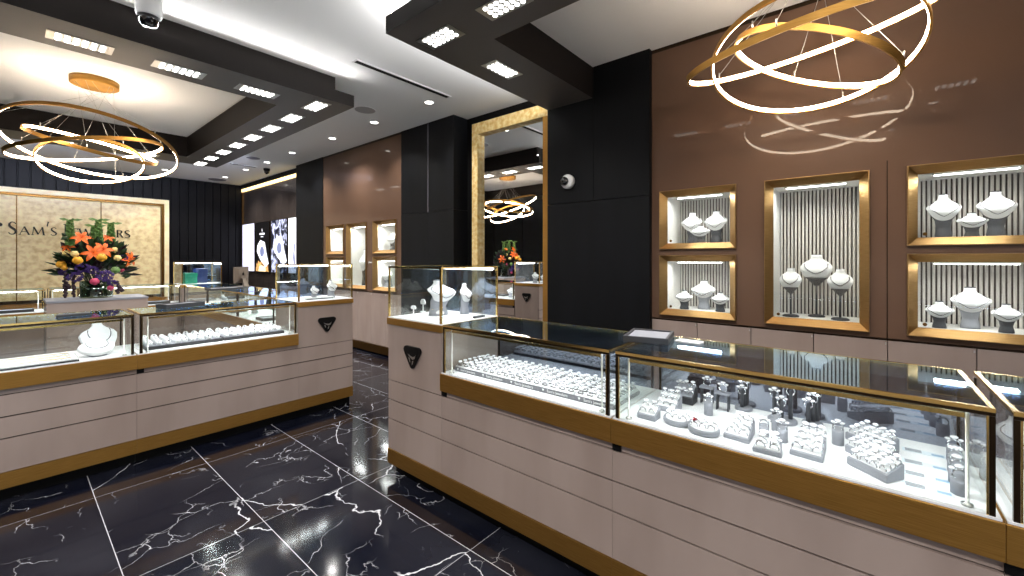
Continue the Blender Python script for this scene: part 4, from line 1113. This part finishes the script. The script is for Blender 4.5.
# things in and on the island counters behind
for k, (x, y, w) in enumerate(((70, 316.5, .12), (85, 315.2, .06))):
    p = on_z(x, y, 1.0124)
    t = thing('glasses_tray' if 0 else 'card_holder', 'small black card holder on the left counter, ' + ['left', 'right'][k] + ' one', 'card holder', (p[0], p[1], 1.0124), .1)
    bx('base', charcoal, t, -w / 2, w / 2, 0, .04, 0, .012); bx('card', print_grey, t, -w / 2 + .006, w / 2 - .006, .012, .034, .0123, .018)
p = on_z(240, 289.3, 1.0124)
leather_tray((p[0] - .15, p[1] - .06), .05, .34, .2, 'dark tray beside the computer on the island arm', 1.0124, .028)
p = (2.03, 6.33)
t = thing('desktop_computer', 'all in one computer seen from its aluminium back on the island', 'computer', (p[0], p[1], 1.0124), .75)
mb = MB(); mb.box(-.085, .085, -.02, .13, 0, .006); mb.build('stand_foot', silver_mac, t)
mb = MB(); mb.loft([[(-.06, -.012, .0065), (.06, -.012, .0065), (.06, 0, .0065), (-.06, 0, .0065)], [(-.05, .015, .11), (.05, .015, .11), (.05, .026, .11), (-.05, .026, .11)]], 0, True, False, False); mb.build('stand', silver_mac, t)
mb = MB(); n = 8
mb.loft([[(-.17, .062, .05), (.17, .062, .05), (.17, .062, .265), (-.17, .062, .265)], [(-.17, .055, .05), (.17, .055, .05), (.17, .055, .265), (-.17, .055, .265)], [(-.10, .032, .09), (.10, .032, .09), (.10, .032, .235), (-.10, .032, .235)]], 0, True, False, False); mb.build('back_shell', silver_mac, t)
bx('screen', dome_m, t, -.166, .166, .0625, .066, .054, .261)
mb = MB(); mb.prism([(.018 * math.cos(q * PI / 8) * (1 if q % 8 else .9), .17 + .02 * math.sin(q * PI / 8)) for q in range(16)], .029, .0316, 0, 'y'); mb.prism([(.002, .192), (.008, .195), (.012, .203), (.005, .2)], .029, .0316, 0, 'y'); mb.build('back_emblem', black, t)
# green box in the far glass box
p = (1.76, 7.15)
def gift_box(p, w, d, h, m, label, z=zp):
    t = thing('gift_box', label, 'box', (p[0], p[1], z), .1)
    bx('body', m, t, -w / 2, w / 2, -d / 2, d / 2, 0, h * .66, .003); bx('lid', m, t, -w / 2 - .004, w / 2 + .004, -d / 2 - .004, d / 2 + .004, h * .661, h, .003)
gift_box((1.745, 7.76), .15, .12, .16, green_m, 'green gift box in the lit far corner glass box')
gift_box((1.93, 7.90), .12, .08, .22, blue_m, 'blue gift box behind the green one in the far glass box')
gift_box((1.70, 7.93), .10, .08, .13, charcoal, 'dark gift box beside the green one in the far glass box')
# stock of the island arm and far row: white busts and black trays
spots = [(1.85, 4.5), (1.82, 4.85), (1.86, 5.5), (1.84, 5.85), (1.85, 6.6)]
for k, (a, b) in enumerate(spots):
    if k % 2 == 0:
        bust((a, b, zd), PI / 2, .16, .16, 'white bust inside the island arm, ' + ['first', 'second', 'third', 'fourth', 'fifth'][k] + ' display from the pedestal', nl='chain on the %s island arm bust' % ['first', 'second', 'third', 'fourth', 'fifth'][k])
    else: leather_tray((a, b - .06), PI / 2, .2, .16, 'black tray inside the island arm, ' + ['first', 'second', 'third', 'fourth', 'fifth'][k] + ' display from the pedestal', zd)
for k, (a, b) in enumerate(((1.35, 7.68), (.95, 7.7), (.46, 7.7), (.05, 7.7))):
    leather_tray((a, b), 0, .3 if k != 2 else .2, .2, 'black tray inside the far island row, ' + ['by the green box', 'left of the first', 'in the narrow counter', 'at the left edge'][k], zd, .034)
for k, (a, b) in enumerate(((1.45, 4.62), (1.2, 4.95))): pass

# ------------------------------------------------------------------ chandeliers
def chandelier(cu, cv, rings, label):
    zc = ZC
    t = thing('ring_chandelier', label, 'chandelier', (cu, cv, zc))
    MB().lathe([(.175, -.0008), (.175, -.055), (.168, -.06)], 40).build('canopy', brass, t)
    for k, (c_, nrm, r) in enumerate(rings):
        c_ = Vector(c_) - Vector((cu, cv, zc)); nv = Vector(nrm).normalized()
        e1 = nv.cross(Vector((0, 1, .2))).normalized(); e2 = nv.cross(e1)
        N = 96; hb, th = .016, .010
        def loop(rr, hz): return [c_ + e1 * (rr * math.cos(2 * PI * i / N)) + e2 * (rr * math.sin(2 * PI * i / N)) + nv * hz for i in range(N)]
        mb = MB(); mb.loft([loop(r - th, -hb), loop(r, -hb), loop(r, hb), loop(r - th, hb)], 0, False, True, True)
        mb.sm = [False] * len(mb.f)
        ro = mb.build('ring', brass, t)
        mb = MB(); mb.loft([loop(r - th - .004, -hb * .7), loop(r - th - .0005, -hb * .7), loop(r - th - .0005, hb * .7), loop(r - th - .004, hb * .7)], 0, False, True, True)
        mb.build('light_band', led_warm, ro)
        for q in range(3):
            a = 2 * PI * (q / 3 + .11 * k)
            pt = c_ + e1 * ((r - th / 2) * math.cos(a)) + e2 * ((r - th / 2) * math.sin(a)) + nv * hb
            b = Vector((.15 * math.cos(a + k * .5), .15 * math.sin(a + k * .5), -.057))
            mb = MB(); mb.tube([pt, pt + Vector((0, 0, .02)), b], .0012, 5); mb.tube([pt - nv * .0, pt + Vector((0, 0, .035))], .004, 6)
            mb.build('cable', steel, t)
    return t
chandelier(.535, 5.70, [((.538, 5.697, 2.475), (.161, .279, .947), .636), ((.506, 5.736, 2.437), (-.21, .03, .977), .558), ((.536, 5.699, 2.475), (.16, -.304, .939), .476), ((.522, 5.716, 2.323), (-.011, .411, .912), .384)],
           'golden ring chandelier with four tilted hoops above the flowers')
chandelier(2.68, .22, [((2.654, .255, 2.511), (-.253, .113, .961), .552), ((2.684, .218, 2.441), (.324, .016, .946), .462), ((2.695, .205, 2.43), (.02, -.395, .919), .386)],
           'golden ring chandelier above the right counter, cut by the photo top')

# ------------------------------------------------------------------ flowers
def petal_mat(n, c): return noise_color(mat(n, c, .5), tuple(q * .72 for q in c[:3]) + (1,), c, (1, 1, 1), 40, 2)
orange = petal_mat('orange_petal', rgb(240, 110, 24)); yellow = petal_mat('yellow_petal', rgb(246, 176, 40)); cream = petal_mat('cream_petal', rgb(240, 214, 140))
purple = petal_mat('purple_petal', rgb(66, 36, 122)); pink = petal_mat('pink_petal', rgb(206, 70, 110)); green = petal_mat('green_bell', rgb(112, 150, 82)); leaf = petal_mat('dark_leaf', rgb(34, 62, 30)); stem_m = mat('stem', rgb(50, 60, 34), .6)
darkfol = mat('burgundy_foliage', rgb(44, 22, 34), .6)
zdsk = 1.0103
FV = 5.72
t = thing('flower_arrangement', 'tall arrangement of orange lilies, purple blooms and green spikes in a glass vase', 'flowers', (u_at(96, FV), FV, zdsk))
base = Vector(t.location)
def fp(x, y, dv=0):
    v = FV + dv; return Vector((u_at(x, v), v, z_at(x, y, v=v))) - base
vz = MB(); R0 = .118
vz.lathe([(R0, 0), (R0, .008), (R0, .16), (R0 - .006, .16), (R0 - .006, .010), (.004, .010)], 32); vz.build('vase', vase_glass, t)
st = MB()
for k in range(26):
    a = k * 2.4; r_ = .03 + .08 * ((k * 37) % 10) / 10
    st.tube([(r_ * math.cos(a), r_ * math.sin(a), .014), (r_ * .6 * math.cos(a + .5), r_ * .6 * math.sin(a + .5), .12), (r_ * 1.4 * math.cos(a), r_ * 1.4 * math.sin(a), .30)], .006, 6)
st.build('stems', stem_m, t)
fo = MB()
rnd = random.Random(3)
for k in range(420):
    a = rnd.uniform(0, 2 * PI); el_ = rnd.uniform(-.35, 1.35); rr = rnd.uniform(.07, .25)
    c_ = Vector((rr * math.cos(a) * math.cos(el_), rr * math.sin(a) * math.cos(el_) * .75, .28 + rr * 1.0 * math.sin(el_)))
    dirn = (c_ - Vector((0, 0, .2))).normalized(); side = dirn.cross(Vector((rnd.uniform(-1, 1), rnd.uniform(-1, 1), 1))).normalized()
    L_ = rnd.uniform(.07, .135); w_ = L_ * .3
    nn = side.cross(dirn)
    b = fo.verts([c_, c_ + dirn * L_ * .45 + side * w_ + nn * .01, c_ + dirn * L_, c_ + dirn * L_ * .45 - side * w_ + nn * .01, c_ + dirn * L_ * .5 - nn * .006])
    m_ = 0 if rnd.random() < .72 else 1
    for q in ((0, 1, 4), (1, 2, 4), (2, 3, 4), (3, 0, 4)): fo.face([b + i for i in q], m_)
fo.build('foliage', [leaf, darkfol], t)
def lily(x, y, s, dv, face, m, name):
    s *= .79
    c_ = fp(x, y, dv); f_ = Vector(face).normalized(); e1 = f_.cross(Vector((0, 0, 1))).normalized(); e2 = f_.cross(e1)
    mb = MB()
    for k in range(6):
        a = k * PI / 3 + (.0 if k % 2 else .1); d_ = e1 * math.cos(a) + e2 * math.sin(a); sd = f_.cross(d_)
        L_ = s; rows = []
        for i in range(6):
            q = i / 5; wdt = .20 * L_ * math.sin(PI * min(q * .92 + .06, 1)) ** .8
            cen = c_ + d_ * (L_ * q) + f_ * (L_ * (.42 * q - .5 * q * q * q))
            rows.append([cen - sd * wdt, cen - f_ * .12 * wdt * 2, cen + sd * wdt])
        b = mb.verts([p_ for r_ in rows for p_ in r_])
        for i in range(5):
            for j_ in range(2): mb.face([b + i * 3 + j_, b + i * 3 + j_ + 1, b + i * 3 + j_ + 4, b + i * 3 + j_ + 3], 0, True)
    for k in range(5):
        a = k * 1.256; mb.tube([c_, c_ + f_ * s * .5 + (e1 * math.cos(a) + e2 * math.sin(a)) * s * .16], s * .02, 5)
    mb.build(name, m, t)
def rose(x, y, s, dv, m, name='rose'):
    s *= .72
    c_ = fp(x, y, dv); mb = MB()
    for k in range(3): mb.sphere(c_ + Vector((0, 0, .0)), s * (1 - .22 * k), 12, 7, 0, 1, 1, .95 + .05 * k)
    for k in range(9):
        a = k * .7; q = c_ + Vector((math.cos(a * 1.7) * s * .62, -s * .45, math.sin(a * 1.7) * s * .62))
        mb.sphere(q, s * .42, 8, 5, 0, 1, .6, 1)
    mb.build(name, m, t)
def cluster(x, y, s, dv, m, name='hydrangea'):
    s *= .68
    c_ = fp(x, y, dv); mb = MB(); r2 = random.Random(int(x * 7 + y))
    for k in range(46):
        a = r2.uniform(0, 2 * PI); h_ = r2.uniform(-1, 1); q = math.sqrt(1 - h_ * h_) * s
        cc = c_ + Vector((q * math.cos(a), q * math.sin(a), h_ * s * .8)); rr = s * .26
        for j_ in range(4):
            b = j_ * PI / 2 + a; mb.sphere(cc + Vector((rr * .5 * math.cos(b), rr * .2, rr * .5 * math.sin(b))), rr * .42, 5, 3)
    mb.build(name, m, t)
F_ = (-.1, -1, .25)
lily(81, 238, .10, -.10, (-.1, -1, .6), orange, 'lily'); lily(93, 253, .115, -.24, (-.15, -1, .3), orange, 'lily'); lily(102.5, 250, .11, -.2, (.2, -1, .4), orange, 'lily')
lily(129, 259, .11, -.08, (.7, -.8, .1), orange, 'lily'); lily(107, 238, .07, -.05, (0, -1, 1), orange, 'lily'); lily(67.5, 247, .075, -.05, (-.6, -.8, .5), orange, 'lily')
for x, y, s, dv, m in ((60.5, 264.5, .048, -.1, yellow), (77, 260.5, .05, -.24, yellow), (101, 257.5, .052, -.28, yellow), (117, 258, .04, -.2, cream), (114, 250, .038, -.1, cream), (66, 254, .045, -.05, cream), (74, 254, .04, -.2, cream), (64, 268, .03, -.12, yellow)):
    rose(x, y, s, dv, m)
for x, y, s, dv in ((64, 272, .055, -.1), (74, 277, .075, -.2), (82, 268, .07, -.22), (104.5, 276, .085, -.24), (123, 258, .05, -.1), (112, 283, .05, -.2), (92, 270, .06, -.2)):
    cluster(x, y, s, dv, purple)
rose(94, 281.5, .045, -.27, pink); rose(110, 288, .035, -.2, pink); rose(121, 270, .03, -.15, pink); rose(115, 270, .045, -.22, green)
def spike(x, y0, y1, dv):
    a, b = fp(x, y0, dv), fp(x, y1, dv); mb = MB(); mb.tube([a, b], .006, 6)
    n = 9
    for i in range(n):
        c_ = a.lerp(b, (i + .5) / n); s = .026 - .010 * i / n
        for k in range(4):
            an = k * PI / 2 + i * .6; d_ = Vector((math.cos(an), math.sin(an), .25))
            cc = c_ + d_ * s * .8
            mb.loft([[cc + d_ * (s * q) + Vector((math.cos(w_) * rr * s * -math.sin(an), math.cos(w_) * rr * s * math.cos(an), math.sin(w_) * rr * s)) for w_ in [2 * PI * j_ / 7 for j_ in range(7)]] for q, rr in ((-.5, .15), (0, .5), (.45, .85))], 0, False)
    for k in range(5):
        an = k * 1.256; d_ = Vector((math.cos(an), math.sin(an) * .6, .1)); bb = mb.verts([b, b + d_ * .05 + Vector((0, 0, .012)), b + d_ * .085, b + d_ * .05 - Vector((0, 0, .012))]); mb.face([bb, bb + 1, bb + 2, bb + 3])
    mb.build('bell_spike', green, t)
spike(69.5, 246, 220, -.06); spike(98, 246, 220, -.08); spike(110.5, 244, 223.5, -.02); spike(94, 246, 226, -.02)
for x0, y0, x1, y1 in ((64.5, 274, 64.5, 297), (74, 276, 73, 296.5), (66, 285, 69, 288), (116, 282, 122, 291), (119, 286, 117, 293)):
    am = MB(); a, b = fp(x0, y0, -.18), fp(x1, y1, -.18)
    for i in range(14):
        c_ = a.lerp(b, i / 13); am.sphere(c_ + Vector((rnd.uniform(-.008, .008), rnd.uniform(-.01, .01), 0)), rnd.uniform(.010, .017), 6, 4)
    am.build('trailing_amaranth', darkfol, t)
lv = MB()
for x0, y0, x1, y1, w_ in ((113, 249, 118, 240, .02), (62, 236, 66, 240, .03), (120, 276, 131, 276, .02), (124, 279, 130, 273, .018), (116, 268, 127, 265, .016), (66, 236, 61, 233, .018)):
    a, b = fp(x0, y0, -.1), fp(x1, y1, -.1); d_ = b - a; sd = d_.cross(Vector((0, 1, 0))).normalized() * w_
    k = lv.verts([a, a.lerp(b, .5) + sd + Vector((0, .01, 0)), b, a.lerp(b, .5) - sd, a.lerp(b, .5) - Vector((0, .008, 0))])
    for q in ((0, 1, 4), (1, 2, 4), (2, 3, 4), (3, 0, 4)): lv.face([k + i for i in q])
lv.build('leaf_spray', leaf, t)

# ------------------------------------------------------------------ light, world, camera
w = bpy.data.worlds.new('World'); sc.world = w; w.use_nodes = True
w.node_tree.nodes['Background'].inputs['Color'].default_value = (.86, .9, 1, 1); w.node_tree.nodes['Background'].inputs['Strength'].default_value = 2.2
cam = bpy.data.cameras.new('camera'); co = bpy.data.objects.new('camera', cam); COL.objects.link(co); sc.camera = co
cam.sensor_width = 36; cam.lens = F / 1024 * 36; cam.shift_y = -(288 - CY) / 1024; cam.clip_start = .02
fwd = Vector((.7683, .6409, 0)); co.location = (0, 0, H)
co.rotation_euler = (PI / 2, 0, math.atan2(fwd.y, fwd.x) - PI / 2)
sc.view_settings.view_transform = 'Standard'; sc.view_settings.look = 'None'; sc.view_settings.gamma = 1; sc.view_settings.use_curve_mapping = False
sc.view_settings.exposure = 0.3
sc.cycles.use_denoising = True
sc.cycles.max_bounces = 10; sc.cycles.transparent_max_bounces = 32; sc.cycles.glossy_bounces = 6; sc.cycles.diffuse_bounces = 5
sc.cycles.sample_clamp_indirect = 6
sc.cycles.caustics_reflective = False; sc.cycles.caustics_refractive = False
